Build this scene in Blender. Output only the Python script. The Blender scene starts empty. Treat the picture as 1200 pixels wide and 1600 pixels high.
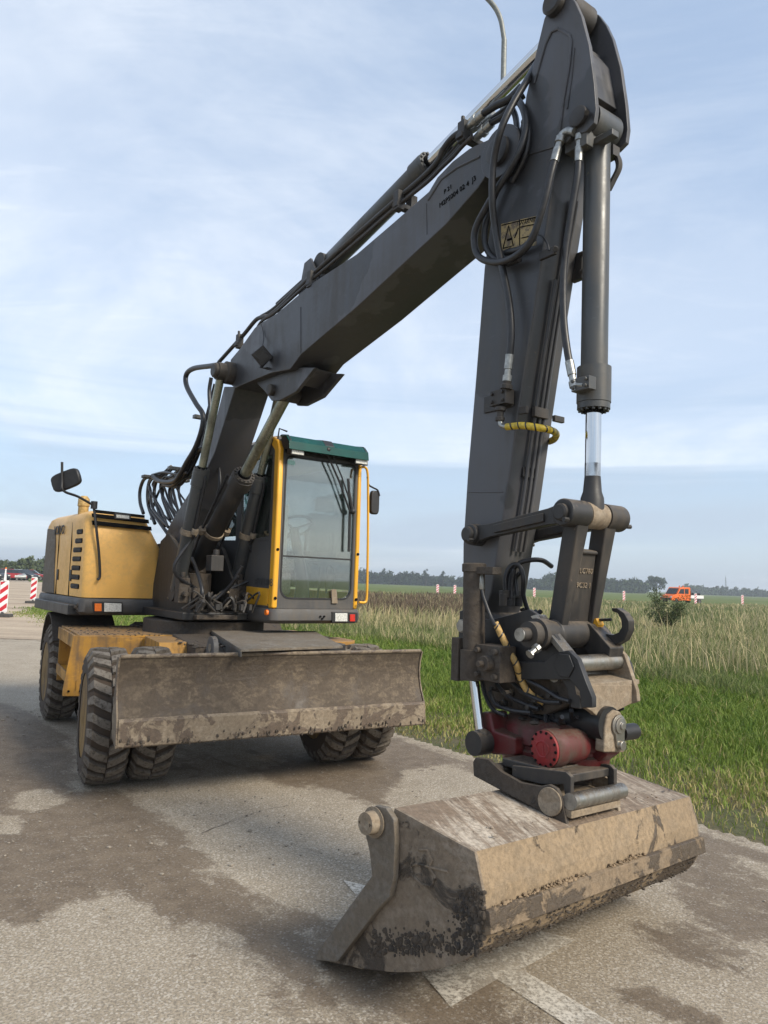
import bpy, bmesh, math, random
import numpy as np
from math import sin, cos, tan, atan, atan2, radians, pi, sqrt
from mathutils import Vector, Matrix
random.seed(7); rng = np.random.default_rng(7)
S = bpy.context.scene; COL = S.collection

# ------------------------------------------------------------------ camera
FOC = 1155.0; CH = 1.53; PITCH = atan(109/FOC); ROLL = radians(2.0)
cam_d = bpy.data.cameras.new('camera'); cam = bpy.data.objects.new('camera', cam_d); COL.objects.link(cam)
cam_d.sensor_fit = 'VERTICAL'; cam_d.sensor_height = 36.0; cam_d.lens = FOC/1600*36.0
cam_d.clip_start = 0.05; cam_d.clip_end = 6000
fwd = Vector((0, cos(PITCH), sin(PITCH))); up0 = Vector((0, -sin(PITCH), cos(PITCH))); rt0 = Vector((1, 0, 0))
rt = rt0*cos(ROLL) + up0*sin(ROLL); up = -rt0*sin(ROLL) + up0*cos(ROLL)
cam.matrix_world = Matrix(((rt.x, up.x, -fwd.x, 0), (rt.y, up.y, -fwd.y, 0), (rt.z, up.z, -fwd.z, CH), (0, 0, 0, 1)))
S.camera = cam

# ------------------------------------------------------------------ light
SUN_EL, SUN_AZ = radians(38), radians(128)          # azimuth clockwise from +Y: right and a little behind the camera
sd = bpy.data.lights.new('sun', 'SUN'); sun = bpy.data.objects.new('sun', sd); COL.objects.link(sun)
sd.energy = 2.3; sd.angle = radians(18); sd.color = (1.0, 0.91, 0.76)
sdir = Vector((sin(SUN_AZ)*cos(SUN_EL), cos(SUN_AZ)*cos(SUN_EL), sin(SUN_EL)))
sun.rotation_euler = sdir.to_track_quat('Z', 'Y').to_euler()
W = bpy.data.worlds.new('World'); S.world = W; W.use_nodes = True
S.view_settings.view_transform = 'Standard'; S.view_settings.look = 'None'
S.view_settings.gamma = 1; S.view_settings.use_curve_mapping = False; S.view_settings.exposure = 0.98

class NT:
    """small node-tree writer"""
    def __init__(s, nt): s.t = nt; s.n = nt.nodes; s.l = nt.links
    def node(s, typ, **kw):
        n = s.n.new(typ)
        for k, v in kw.items():
            if k.startswith('i_'):
                key = k[2:]; key = int(key) if key.isdigit() else key.replace('_', ' ')
                s.put(n.inputs[key], v)
            else: setattr(n, k, v)
        return n
    def put(s, inp, v):
        if isinstance(v, bpy.types.NodeSocket): s.l.new(v, inp)
        else: inp.default_value = v
    def math(s, op, a, b=0.0, c=None, clamp=False):
        n = s.n.new('ShaderNodeMath'); n.operation = op; n.use_clamp = clamp
        s.put(n.inputs[0], a); s.put(n.inputs[1], b)
        if c is not None: s.put(n.inputs[2], c)
        return n.outputs[0]
    def vmath(s, op, a, b):
        n = s.n.new('ShaderNodeVectorMath'); n.operation = op; s.put(n.inputs[0], a); s.put(n.inputs[1], b); return n.outputs[0]
    def noise(s, vec, scale, detail=4, rough=0.55, dist=0.0):
        n = s.n.new('ShaderNodeTexNoise'); s.put(n.inputs['Vector'], vec); n.inputs['Scale'].default_value = scale
        n.inputs['Detail'].default_value = detail; n.inputs['Roughness'].default_value = rough; n.inputs['Distortion'].default_value = dist
        return n.outputs['Fac']
    def ramp(s, fac, lo, hi):
        n = s.n.new('ShaderNodeMapRange'); n.clamp = True; n.interpolation_type = 'SMOOTHSTEP'
        s.put(n.inputs['Value'], fac); n.inputs['From Min'].default_value = lo; n.inputs['From Max'].default_value = hi
        return n.outputs['Result']
    def mix(s, fac, a, b):
        n = s.n.new('ShaderNodeMix'); n.data_type = 'RGBA'
        s.put(n.inputs[0], fac)
        for i, v in ((6, a), (7, b)):
            if isinstance(v, tuple) and len(v) == 3: v = (*v, 1)
            s.put(n.inputs[i], v)
        return n.outputs[2]

w = NT(W.node_tree); w.n.clear()
tc = w.node('ShaderNodeTexCoord').outputs['Generated']
sky = w.node('ShaderNodeTexSky', sky_type='NISHITA', sun_disc=False, sun_elevation=SUN_EL, sun_rotation=SUN_AZ, altitude=50, air_density=1.0, dust_density=1.5, ozone_density=1.2)
sx = w.node('ShaderNodeSeparateXYZ', i_0=tc)
zz = w.math('ADD', w.math('MAXIMUM', sx.outputs[2], 0.0), 0.16)
cx = w.math('DIVIDE', sx.outputs[0], zz); cy = w.math('DIVIDE', sx.outputs[1], zz)
pv = w.node('ShaderNodeCombineXYZ', i_0=w.math('ADD', w.math('MULTIPLY', cx, 0.55), w.math('MULTIPLY', cy, 0.14)), i_1=w.math('MULTIPLY', cy, 0.5), i_2=0.0).outputs[0]
n1 = w.noise(pv, 1.5, 7, 0.62, 0.6)
n2 = w.noise(w.vmath('ADD', pv, (7.3, 2.1, 0)), 0.62, 3, 0.5, 0.3)
n3 = w.noise(w.vmath('MULTIPLY', pv, (1.0, 4.0, 1)), 3.6, 6, 0.6, 1.2)
cl = w.math('ADD', w.math('MULTIPLY', w.ramp(n1, 0.40, 0.68), 0.50), w.math('MULTIPLY', w.ramp(n2, 0.36, 0.66), 0.42))
cl = w.math('ADD', cl, w.math('MULTIPLY', w.math('MULTIPLY', w.ramp(n3, 0.5, 0.75), w.ramp(n2, 0.4, 0.6)), 0.22))
low = w.ramp(sx.outputs[2], 0.55, 0.02)            # the veil thickens towards the horizon
cl = w.math('ADD', cl, w.math('MULTIPLY', low, 0.28), clamp=True)
# slate-grey banks low over the horizon
pb = w.node('ShaderNodeCombineXYZ', i_0=w.math('MULTIPLY', cx, 0.10), i_1=w.math('MULTIPLY', sx.outputs[2], 7.0), i_2=w.math('MULTIPLY', cy, 0.1)).outputs[0]
nb = w.noise(pb, 1.9, 6, 0.55, 0.4)
bank = w.math('MULTIPLY', w.ramp(nb, 0.40, 0.55), w.math('MULTIPLY', w.ramp(sx.outputs[2], 0.34, 0.14), 0.95))
skycol = w.mix(1.0, sky.outputs[0], sky.outputs[0])
veil = w.mix(bank, (5.3, 5.6, 6.0), (2.8, 3.4, 4.15))
bluish = w.mix(0.55, sky.outputs[0], (3.0, 3.8, 5.0))
col = w.mix(w.math('MULTIPLY', cl, 0.92), bluish, veil)
bg = w.node('ShaderNodeBackground', i_Color=col, i_Strength=0.1)
w.node('ShaderNodeOutputWorld', i_Surface=bg.outputs[0])

# ------------------------------------------------------------------ rays of this camera position: used to read distances off the ground and known planes
def ray(x, y):
    u = (x-600)/FOC; v = -(y-800)/FOC
    a = u*cos(ROLL) - v*sin(ROLL); b = u*sin(ROLL) + v*cos(ROLL)
    return np.array([a, cos(PITCH)-b*sin(PITCH), b*cos(PITCH)+sin(PITCH)])
EYE = np.array([0, 0, CH])
def gnd(x, y, z=0.0):
    q = ray(x, y); return EYE + q*((z-CH)/q[2])
class Frame:
    """upright frame: a = forward, l = to the machine's left, z = up"""
    def __init__(s, o, h, dip=0.0):
        h = radians(h); s.o = np.array([o[0], o[1], 0.0]); s.F = np.array([sin(h), -cos(h), 0.0]); s.L = np.array([cos(h), sin(h), -dip]); s.Z = np.array([0, 0, 1.0])
    def w(s, a, l, z): return s.o + a*s.F + l*s.L + z*s.Z
    def loc(s, P):
        q = np.array(P)-s.o; l = q@np.array([s.L[0], s.L[1], 0])
        return np.array([q@s.F, l, P[2]+l*(-s.L[2])])
    def _pl(s, x, y, P, n):
        q = ray(x, y); return s.loc(EYE + q*(np.dot(P-EYE, n)/np.dot(q, n)))
    def px(s, x, y, l):
        n = np.array([s.L[0], s.L[1], 0.]); p = s._pl(x, y, s.o+l*n, n); return (p[0], p[2])
    def ps(s, x, y, a):
        p = s._pl(x, y, s.o+a*s.F, s.F); return (p[1], p[2])
    def pz(s, x, y, z): p = s.loc(gnd(x, y, z)); return (p[0], p[1])
    def pw(s, x, y, l): a, z = s.px(x, y, l); return s.w(a, l, z)
_l0 = -0.06
U = Frame((-1.68+_l0*cos(radians(36)), 7.05+_l0*sin(radians(36))), 36)   # upper structure
C = Frame((-1.13+.052, 6.07+.03), 30)                                             # undercarriage, a=0 on the front axle
B = Frame((-0.2, 3.15), 43, 0.055)                                       # bucket and lower coupler

# ------------------------------------------------------------------ mesh builder
class MB:
    def __init__(s): s.v = []; s.f = []; s.flat = []
    def add(s, vs, fs):
        b = len(s.v); s.v += [tuple(float(c) for c in p) for p in vs]; s.f += [tuple(i+b for i in f) for f in fs]; return s
    def prism(s, poly, ext):
        n = len(poly); poly = [np.array(p, float) for p in poly]; ext = np.array(ext, float)
        # outward orientation
        nrm = np.zeros(3)
        for i in range(n): nrm += np.cross(poly[i], poly[(i+1) % n])
        if np.dot(nrm, ext) > 0: poly = poly[::-1]
        vs = poly + [p+ext for p in poly]
        fs = [tuple(range(n)), tuple(range(2*n-1, n-1, -1))]
        fs += [(i, i+n, (i+1) % n+n, (i+1) % n) for i in range(n)]
        fs = [f[::1] for f in fs]
        fs2 = [fs[0], fs[1]] + [tuple(reversed((i, (i+1) % n, (i+1) % n+n, i+n))) for i in range(n)]
        return s.add(vs, fs2)
    def hull8(s, a, b):
        """a, b: two quads (4 points each), joined"""
        return s.add(list(a)+list(b), [(3, 2, 1, 0), (4, 5, 6, 7)] + [(i, (i+1) % 4, (i+1) % 4+4, i+4) for i in range(4)])
    def box(s, fr, a, l, z, da, dl, dz):
        c = [fr.w(a+i*da/2, l+j*dl/2, z+k*dz/2) for k in (-1, 1) for i, j in ((-1, -1), (1, -1), (1, 1), (-1, 1))]
        return s.hull8(c[:4], c[4:])
    def tube(s, path, r, n=10, cap=True):
        P = [np.array(p, float) for p in path]; m = len(P)
        R = r if hasattr(r, '__len__') else [r]*m
        T = []
        for i in range(m):
            t = P[min(i+1, m-1)]-P[max(i-1, 0)]; L = np.linalg.norm(t); T.append(t/L if L > 1e-9 else (T[-1] if T else np.array([0, 0, 1.])))
        u = np.cross(T[0], [0, 0, 1.]);
        if np.linalg.norm(u) < 0.05: u = np.cross(T[0], [1., 0, 0])
        u /= np.linalg.norm(u); vs = []; fs = []
        for i in range(m):
            u = u-np.dot(u, T[i])*T[i]; u /= np.linalg.norm(u); v = np.cross(T[i], u)
            for k in range(n):
                a = 2*pi*k/n; vs.append(P[i]+R[i]*(cos(a)*u+sin(a)*v))
        for i in range(m-1):
            for k in range(n):
                k2 = (k+1) % n; fs.append((i*n+k, i*n+k2, (i+1)*n+k2, (i+1)*n+k))
        if cap: fs += [tuple(range(n-1, -1, -1)), tuple(range((m-1)*n, m*n))]
        return s.add(vs, fs)
    def cyl(s, p0, p1, r, n=20):
        return s.tube([p0, p1], r, n)
    def pipe(s, p0, p1, rings, n=24):
        """turned part along p0->p1: rings = [(t in metres from p0, radius)...]"""
        p0 = np.array(p0, float); d = np.array(p1, float)-p0; d /= np.linalg.norm(d)
        path = []; R = []; last = None
        for t, r in rings:
            if last is not None and abs(t-last) < 1e-6: t = last+1e-4
            path.append(p0+d*t); R.append(r); last = t
        # constant direction so frames stay stable
        return s.tube(path, R, n)
    def sphere(s, c, r, n=10, sc=(1, 1, 1)):
        vs = []; fs = []; m = n//2+1
        for i in range(m+1):
            th = pi*i/m
            for k in range(n): vs.append(np.array(c)+r*np.array([sin(th)*cos(2*pi*k/n)*sc[0], sin(th)*sin(2*pi*k/n)*sc[1], cos(th)*sc[2]]))
        for i in range(m):
            for k in range(n): fs.append((i*n+k, (i+1)*n+k, (i+1)*n+(k+1) % n, i*n+(k+1) % n))
        return s.add(vs, fs)
    def cxpoly(s, fr, pts, l0, l1):
        """plate: pixel outline read on plane l0, thickness to l1"""
        return s.prism([fr.w(a, l0, z) for a, z in (fr.px(x, y, l0) for x, y in pts)], (l1-l0)*fr.L)
    def azpoly(s, fr, pts, l0, l1): return s.prism([fr.w(a, l0, z) for a, z in pts], (l1-l0)*fr.L)
    def lzpoly(s, fr, pts, a0, a1): return s.prism([fr.w(a0, l, z) for l, z in pts], (a1-a0)*fr.F)

def spline(P, k=6):
    P = [np.array(p, float) for p in P]; P = [2*P[0]-P[1]] + P + [2*P[-1]-P[-2]]; out = []
    for i in range(1, len(P)-2):
        a, b, c, d = P[i-1:i+3]
        for j in range(k):
            t = j/k; out.append(0.5*((2*b)+(-a+c)*t+(2*a-5*b+4*c-d)*t*t+(-a+3*b-3*c+d)*t**3))
    out.append(P[-2]); return out

def build(name, mb, m, parent=None, bevel=0.0, sharp=38, **props):
    me = bpy.data.meshes.new(name)
    V = np.array(mb.v); c = (V.min(0)+V.max(0))/2
    if parent is not None and False: pass
    me.from_pydata((V-c).tolist(), [], mb.f)
    ms = m if isinstance(m, (list, tuple)) else [m]
    for q in ms: me.materials.append(q)
    me.polygons.foreach_set('use_smooth', [True]*len(me.polygons))
    me.update(); me.set_sharp_from_angle(angle=radians(sharp))
    o = bpy.data.objects.new(name, me); COL.objects.link(o)
    o.location = Vector(c)
    if parent is not None:
        o.parent = parent; o.location = Vector(c) - WLOC.get(parent.name, Vector((0, 0, 0)))
    WLOC[o.name] = Vector(c)
    if bevel:
        bm = o.modifiers.new('bevel', 'BEVEL'); bm.width = bevel; bm.segments = 2; bm.limit_method = 'ANGLE'; bm.angle_limit = radians(35); bm.harden_normals = True
    for k, v in props.items(): o[k] = v
    return o
WLOC = {}
def empty(name, loc, label, cat, group=None, kind=None):
    o = bpy.data.objects.new(name, None); COL.objects.link(o); o.location = Vector(loc); WLOC[o.name] = Vector(loc)
    o['label'] = label; o['category'] = cat
    if group: o['group'] = group
    return o
def tag(o, label, cat, group=None):
    o['label'] = label; o['category'] = cat
    if group: o['group'] = group
    return o
def text(name, s, size, pos, right, upv, m, parent, thick=0.001, **props):
    cu = bpy.data.curves.new('lettering', 'FONT'); cu.body = s; cu.size = size; cu.extrude = thick; cu.align_x = 'CENTER'; cu.align_y = 'CENTER'; cu.resolution_u = 3
    to = bpy.data.objects.new('lettering_tmp', cu); COL.objects.link(to)
    dg = bpy.context.evaluated_depsgraph_get(); me = bpy.data.meshes.new_from_object(to.evaluated_get(dg))
    bpy.data.objects.remove(to); r = Vector(right).normalized(); uu = Vector(upv); uu = (uu-uu.dot(r)*r).normalized(); n = r.cross(uu)
    M = Matrix(((r.x, uu.x, n.x, 0), (r.y, uu.y, n.y, 0), (r.z, uu.z, n.z, 0), (0, 0, 0, 1)))
    me.transform(M); me.materials.clear(); me.materials.append(m)
    o = bpy.data.objects.new(name, me); COL.objects.link(o); o.parent = parent; o.location = Vector(pos)-WLOC[parent.name]; WLOC[o.name] = Vector(pos)
    for k, v in props.items(): o[k] = v
    return o

# ------------------------------------------------------------------ materials
def new_mat(name):
    m = bpy.data.materials.new(name); m.use_nodes = True; t = NT(m.node_tree); t.n.clear()
    out = t.node('ShaderNodeOutputMaterial'); b = t.node('ShaderNodeBsdfPrincipled'); t.l.new(b.outputs[0], out.inputs[0])
    t.b = b; t.out = out; t.m = m
    t.obj = t.node('ShaderNodeTexCoord').outputs['Object']
    t.pos = t.node('ShaderNodeNewGeometry').outputs['Position']
    return t
def bump(t, h, strength=0.3, dist=0.01):
    n = t.node('ShaderNodeBump', i_Strength=strength, i_Distance=dist, i_Height=h); t.l.new(n.outputs[0], t.b.inputs['Normal']); return n
def paint(name, base, dirt=(0.16, 0.13, 0.10), amount=0.35, rough=0.45, scale=3.0, metal=0.0, chips=None, streak=True, spec=0.5, patch=None):
    t = new_mat(name)
    n = t.noise(t.pos, scale, 6, 0.65); f = t.noise(t.pos, scale*14, 5, 0.6)
    st = t.noise(t.vmath('MULTIPLY', t.pos, (22, 22, 1.6)), 1.0, 4, 0.6)
    d = t.math('ADD', t.math('MULTIPLY', n, 0.6), t.math('MULTIPLY', st if streak else f, 0.4))
    mask = t.math('MULTIPLY', t.ramp(d, 0.42, 0.66), amount)
    tone = t.mix(t.ramp(t.noise(t.pos, scale*0.6, 3), 0.3, 0.7), tuple(c*0.85 for c in base), tuple(min(1, c*1.12) for c in base))
    if patch: tone = t.mix(t.math('MULTIPLY', t.ramp(t.noise(t.pos, 1.1, 5, 0.5), 0.53, 0.545), 0.8), tone, patch)
    c = t.mix(mask, tone, dirt)
    scr = t.ramp(t.noise(t.vmath('MULTIPLY', t.pos, (14, 14, 120)), 1.0, 3, 0.5, 0.8), 0.68, 0.72)
    c = t.mix(t.math('MULTIPLY', scr, 0.30), c, tuple(min(1, x*2.2+.02) for x in base))
    up = t.node('ShaderNodeSeparateXYZ', i_0=t.node('ShaderNodeNewGeometry').outputs['Normal']).outputs[2]
    dust = t.math('MULTIPLY', t.math('MULTIPLY', t.ramp(up, 0.45, 0.95), t.ramp(f, 0.3, 0.6)), min(1.0, amount*1.6))
    c = t.mix(dust, c, tuple(x*1.6 for x in dirt))
    if chips:
        ch = t.ramp(t.noise(t.pos, 26, 5, 0.7, 0.8), 0.66, 0.70)
        c = t.mix(t.math('MULTIPLY', ch, t.ramp(t.noise(t.pos, 4, 3), 0.45, 0.6)), c, chips)
    t.put(t.b.inputs['Base Color'], c)
    t.put(t.b.inputs['Roughness'], t.math('ADD', t.math('MULTIPLY', mask, 0.5), t.math('ADD', t.math('MULTIPLY', f, 0.18), rough-0.09), clamp=True))
    t.b.inputs['Metallic'].default_value = metal; t.b.inputs['Specular IOR Level'].default_value = spec
    bump(t, t.math('ADD', f, t.math('MULTIPLY', mask, 0.6)), 0.12, 0.004)
    return t.m
def simple(name, base, rough=0.5, metal=0.0, var=0.15, scale=20, bmp=0.0, spec=0.5, **kw):
    t = new_mat(name); n = t.noise(t.pos, scale, 4)
    t.put(t.b.inputs['Base Color'], t.mix(t.ramp(n, 0.3, 0.7), tuple(c*(1-var) for c in base), tuple(min(1, c*(1+var)) for c in base)))
    t.b.inputs['Roughness'].default_value = rough; t.b.inputs['Metallic'].default_value = metal; t.b.inputs['Specular IOR Level'].default_value = spec
    if bmp: bump(t, n, bmp, 0.01)
    for k, v in kw.items(): t.b.inputs[k.replace('_', ' ')].default_value = v
    return t.m
def crusty(name, dry, steel, wet, wet_lo=0.56, wet_hi=0.62, scale=3.0, wetz=None, scrape=0.4, bmp=0.7, drag=None):
    """bare steel under dried and wet mud"""
    t = new_mat(name)
    a = t.noise(t.pos, scale, 8, 0.68, 0.6); f = t.noise(t.pos, 45, 6, 0.7); g = t.noise(t.pos, 160, 3, 0.6)
    sc = t.noise(t.vmath('MULTIPLY', t.obj, (8, 8, 13)), 1.2, 6, 0.7, 0.4)
    if drag is not None:      # dragged clay: streaks along the plate's depth
        sp_ = t.node('ShaderNodeSeparateXYZ', i_0=t.pos); X_, Y_ = sp_.outputs[0], sp_.outputs[1]; h_ = radians(drag)
        along = t.math('ADD', t.math('MULTIPLY', X_, sin(h_)), t.math('MULTIPLY', Y_, -cos(h_))); across = t.math('ADD', t.math('MULTIPLY', X_, cos(h_)), t.math('MULTIPLY', Y_, sin(h_)))
        cv = t.node('ShaderNodeCombineXYZ', i_0=t.math('MULTIPLY', along, 2.2), i_1=t.math('MULTIPLY', across, 15.0), i_2=0.0).outputs[0]
        big = t.noise(t.pos, 2.3, 4, 0.5); sc = t.math('ADD', t.math('MULTIPLY', t.noise(cv, 1.0, 7, 0.75, 1.8), 0.55), t.math('MULTIPLY', big, 0.45))
        bl_ = t.ramp(t.noise(t.vmath('ADD', cv, (9, 4, 0)), 1.0, 6, 0.75, 1.6), 0.62, 0.67)
    c = t.mix(t.math('MULTIPLY', t.ramp(sc, 0.46, 0.58), scrape), dry, steel)
    if drag is not None: c = t.mix(t.math('MULTIPLY', bl_, 0.85), c, wet)
    c = t.mix(t.ramp(f, 0.35, 0.7), c, t.mix(0.65, c, tuple(x*0.40 for x in dry)))
    c = t.mix(t.math('MULTIPLY', t.ramp(t.noise(t.pos, 1.7, 5, 0.6), 0.42, 0.62), 0.45), c, tuple(x*0.62 for x in dry))
    src = a
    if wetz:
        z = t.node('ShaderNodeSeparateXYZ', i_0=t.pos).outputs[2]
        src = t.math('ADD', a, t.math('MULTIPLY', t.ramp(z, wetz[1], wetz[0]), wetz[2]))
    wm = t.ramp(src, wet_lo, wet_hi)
    c = t.mix(t.math('MULTIPLY', wm, 0.92), c, t.mix(t.ramp(f, 0.3, 0.7), wet, tuple(x*1.9 for x in wet)))
    c = t.mix(t.math('MULTIPLY', t.ramp(g, 0.62, 0.72), 0.35), c, tuple(min(1, x*1.7) for x in dry))
    t.put(t.b.inputs['Base Color'], c)
    t.put(t.b.inputs['Roughness'], t.math('SUBTRACT', 0.82, t.math('MULTIPLY', wm, 0.3)))
    h = t.math('ADD', t.math('MULTIPLY', wm, 1.2), t.math('ADD', t.math('MULTIPLY', f, 0.8), t.math('MULTIPLY', a, 0.8)))
    bump(t, h, bmp, 0.012)
    return t.m
M = {}
M['grey'] = paint('grey_boom_paint', (0.036, 0.037, 0.041), (0.086, 0.077, 0.066), 0.42, 0.38, 2.0, chips=(0.11, 0.085, 0.06), patch=(0.072, 0.073, 0.082))
M['greyd'] = paint('dirty_dark_paint', (0.022, 0.021, 0.021), (0.085, 0.068, 0.050), 0.55, 0.5, 3.5, chips=(0.12, 0.09, 0.07))
M['black'] = paint('black_paint', (0.012, 0.013, 0.015), (0.07, 0.06, 0.05), 0.25, 0.42, 4)
M['cylp'] = paint('cylinder_paint', (0.050, 0.055, 0.058), (0.11, 0.092, 0.07), 0.4, 0.36, 3, chips=(0.25, 0.2, 0.1))
M['yellow'] = paint('faded_yellow_paint', (0.82, 0.46, 0.115), (0.42, 0.28, 0.14), 0.38, 0.42, 2.0, streak=False)
M['cabyel'] = paint('yellow_cab_paint', (0.72, 0.36, 0.022), (0.35, 0.22, 0.07), 0.25, 0.32, 4)
M['mudyel'] = paint('muddy_yellow_paint', (0.44, 0.22, 0.028), (0.17, 0.11, 0.06), 1.0, 0.6, 4.5, chips=(0.12, 0.09, 0.06))
M['bumper'] = paint('grey_bumper', (0.062, 0.061, 0.062), (0.13, 0.11, 0.085), 0.5, 0.55, 4)
M['chrome'] = simple('chrome_rod', (0.62, 0.63, 0.64), 0.10, 1.0, 0.04, 6)
M['oldrod'] = paint('oily_rod', (0.30, 0.31, 0.25), (0.10, 0.085, 0.05), 0.7, 0.28, 5, metal=0.85)
M['steel'] = paint('worn_steel', (0.36, 0.35, 0.32), (0.10, 0.08, 0.06), 0.7, 0.35, 9, metal=0.9)
M['fitting'] = simple('zinc_fitting', (0.34, 0.34, 0.32), 0.4, 0.9, 0.2, 60)
M['rubber'] = simple('hose_rubber', (0.018, 0.018, 0.02), 0.42, 0, 0.3, 40, 0.05)
M['sleeve'] = simple('yellow_wrap', (0.50, 0.36, 0.03), 0.5, 0, 0.3, 50)
M['tansleeve'] = simple('tan_wrap', (0.42, 0.27, 0.09), 0.6, 0, 0.3, 50)
M['galv'] = simple('weathered_galvanised', (0.20, 0.21, 0.20), 0.55, 0.3, 0.2, 30)
M['orange'] = simple('orange_lens', (0.75, 0.17, 0.02), 0.25, 0, 0.1, 60)
M['redlens'] = simple('red_lens', (0.5, 0.03, 0.02), 0.25, 0, 0.1, 60)
M['lens'] = simple('clear_lens', (0.55, 0.55, 0.52), 0.12, 0.0, 0.25, 90)
M['void'] = simple('dark_interior', (0.006, 0.006, 0.006), 0.8, 0, 0.2, 10, spec=0.1)
M['red'] = paint('worn_red_paint', (0.095, 0.009, 0.010), (0.062, 0.042, 0.030), 1.0, 0.45, 6, chips=(0.16, 0.12, 0.09))
M['redcap'] = paint('red_cover_paint', (0.24, 0.010, 0.013), (0.075, 0.035, 0.025), 0.6, 0.5, 16, chips=(0.1, 0.02, 0.02))
M['green'] = simple('green_visor', (0.0, 0.052, 0.040), 0.18, 0, 0.2, 6)
M['seat'] = simple('seat_fabric', (0.27, 0.255, 0.23), 0.9, 0, 0.2, 60)
M['beige'] = simple('cab_lining', (0.30, 0.29, 0.26), 0.8, 0, 0.1, 10)
M['plastic'] = simple('black_plastic', (0.016, 0.016, 0.017), 0.5, 0, 0.2, 20)
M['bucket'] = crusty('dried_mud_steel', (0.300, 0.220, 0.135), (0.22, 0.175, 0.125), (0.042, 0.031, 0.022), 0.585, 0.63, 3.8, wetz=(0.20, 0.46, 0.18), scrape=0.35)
M['wearmud'] = crusty('muddy_wear_strip', (0.225, 0.165, 0.105), (0.19, 0.155, 0.115), (0.045, 0.034, 0.024), 0.49, 0.55, 4.5, scrape=0.3)
M['drymud'] = simple('dry_clay_lumps', (0.22, 0.16, 0.10), 1.0, 0, 0.35, 40, 0.5)
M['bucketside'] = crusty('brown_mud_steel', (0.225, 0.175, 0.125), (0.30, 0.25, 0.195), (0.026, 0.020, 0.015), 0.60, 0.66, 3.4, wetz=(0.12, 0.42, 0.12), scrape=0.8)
M['buckettop'] = crusty('scraped_clay_steel', (0.23, 0.17, 0.120), (0.56, 0.49, 0.40), (0.045, 0.033, 0.024), 0.60, 0.66, 4.0, scrape=0.95, drag=20)
M['blade'] = crusty('blade_steel', (0.088, 0.066, 0.046), (0.20, 0.155, 0.105), (0.040, 0.030, 0.022), 0.47, 0.64, 3.0, scrape=0.55, bmp=0.35)
M['bladeedge'] = crusty('blade_edge_steel', (0.235, 0.185, 0.130), (0.30, 0.25, 0.185), (0.060, 0.043, 0.031), 0.50, 0.535, 5.5, scrape=0.5, bmp=0.4)
M['bracket'] = crusty('rusty_dust_steel', (0.27, 0.21, 0.145), (0.36, 0.31, 0.24), (0.06, 0.05, 0.04), 0.60, 0.7, 6, scrape=0.6, bmp=0.4)
M['muddark'] = crusty('muddy_dark_steel', (0.075, 0.058, 0.043), (0.085, 0.076, 0.066), (0.018, 0.015, 0.013), 0.55, 0.65, 6, scrape=0.5, bmp=0.5)
M['plate'] = crusty('trodden_grey_plate', (0.17, 0.14, 0.105), (0.20, 0.185, 0.165), (0.05, 0.043, 0.036), 0.6, 0.68, 5, scrape=0.7, bmp=0.25)
def tyre_mat():
    t = new_mat('worn_tyre_rubber'); f = t.noise(t.pos, 38, 6, 0.7); a = t.noise(t.pos, 7, 4)
    at = t.node('ShaderNodeAttribute', attribute_name='lug').outputs['Fac']
    c = t.mix(at, (0.062, 0.044, 0.031), t.mix(t.ramp(a, 0.35, 0.65), (0.125, 0.108, 0.088), (0.19, 0.165, 0.135)))
    c = t.mix(t.ramp(f, 0.45, 0.7), c, (0.055, 0.042, 0.031))
    t.put(t.b.inputs['Base Color'], c); t.b.inputs['Roughness'].default_value = 0.9; bump(t, f, 0.5, 0.01); return t.m
M['tyre'] = tyre_mat()
M['rim'] = paint('muddy_rim_paint', (0.22, 0.13, 0.03), (0.12, 0.09, 0.065), 1.0, 0.7, 5, chips=(0.10, 0.08, 0.06))
def glass(name, tint, refl=1.0, dirt=0.0):
    t = new_mat(name); t.n.remove(t.b)
    tr = t.node('ShaderNodeBsdfTransparent', i_Color=(*tint, 1)); gl = t.node('ShaderNodeBsdfGlossy', i_Roughness=0.03, i_Color=(0.9, 0.96, 0.94, 1))
    fr = t.node('ShaderNodeFresnel', i_IOR=1.65)
    mx = t.node('ShaderNodeMixShader', i_0=t.math('ADD', t.math('MULTIPLY', fr.outputs[0], refl), 0.09 if refl < 1 else 0.0, clamp=True)); t.l.new(tr.outputs[0], mx.inputs[1]); t.l.new(gl.outputs[0], mx.inputs[2])
    df = t.node('ShaderNodeBsdfDiffuse', i_Color=(0.35, 0.37, 0.33, 1))
    mx2 = t.node('ShaderNodeMixShader', i_0=t.math('MULTIPLY', t.ramp(t.noise(t.pos, 3, 5), 0.2, 0.8), dirt)); t.l.new(mx.outputs[0], mx2.inputs[1]); t.l.new(df.outputs[0], mx2.inputs[2])
    t.l.new(mx2.outputs[0], t.out.inputs[0]); return t.m
M['glass'] = glass('dusty_cab_glass', (0.965, 0.99, 0.98), 0.9, 0.06)
M['sideglass'] = glass('tinted_side_glass', (0.30, 0.42, 0.40), 1.2, 0.08)
M['carglass'] = simple('car_glass', (0.02, 0.025, 0.03), 0.08, 0, 0.1, 4)
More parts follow.
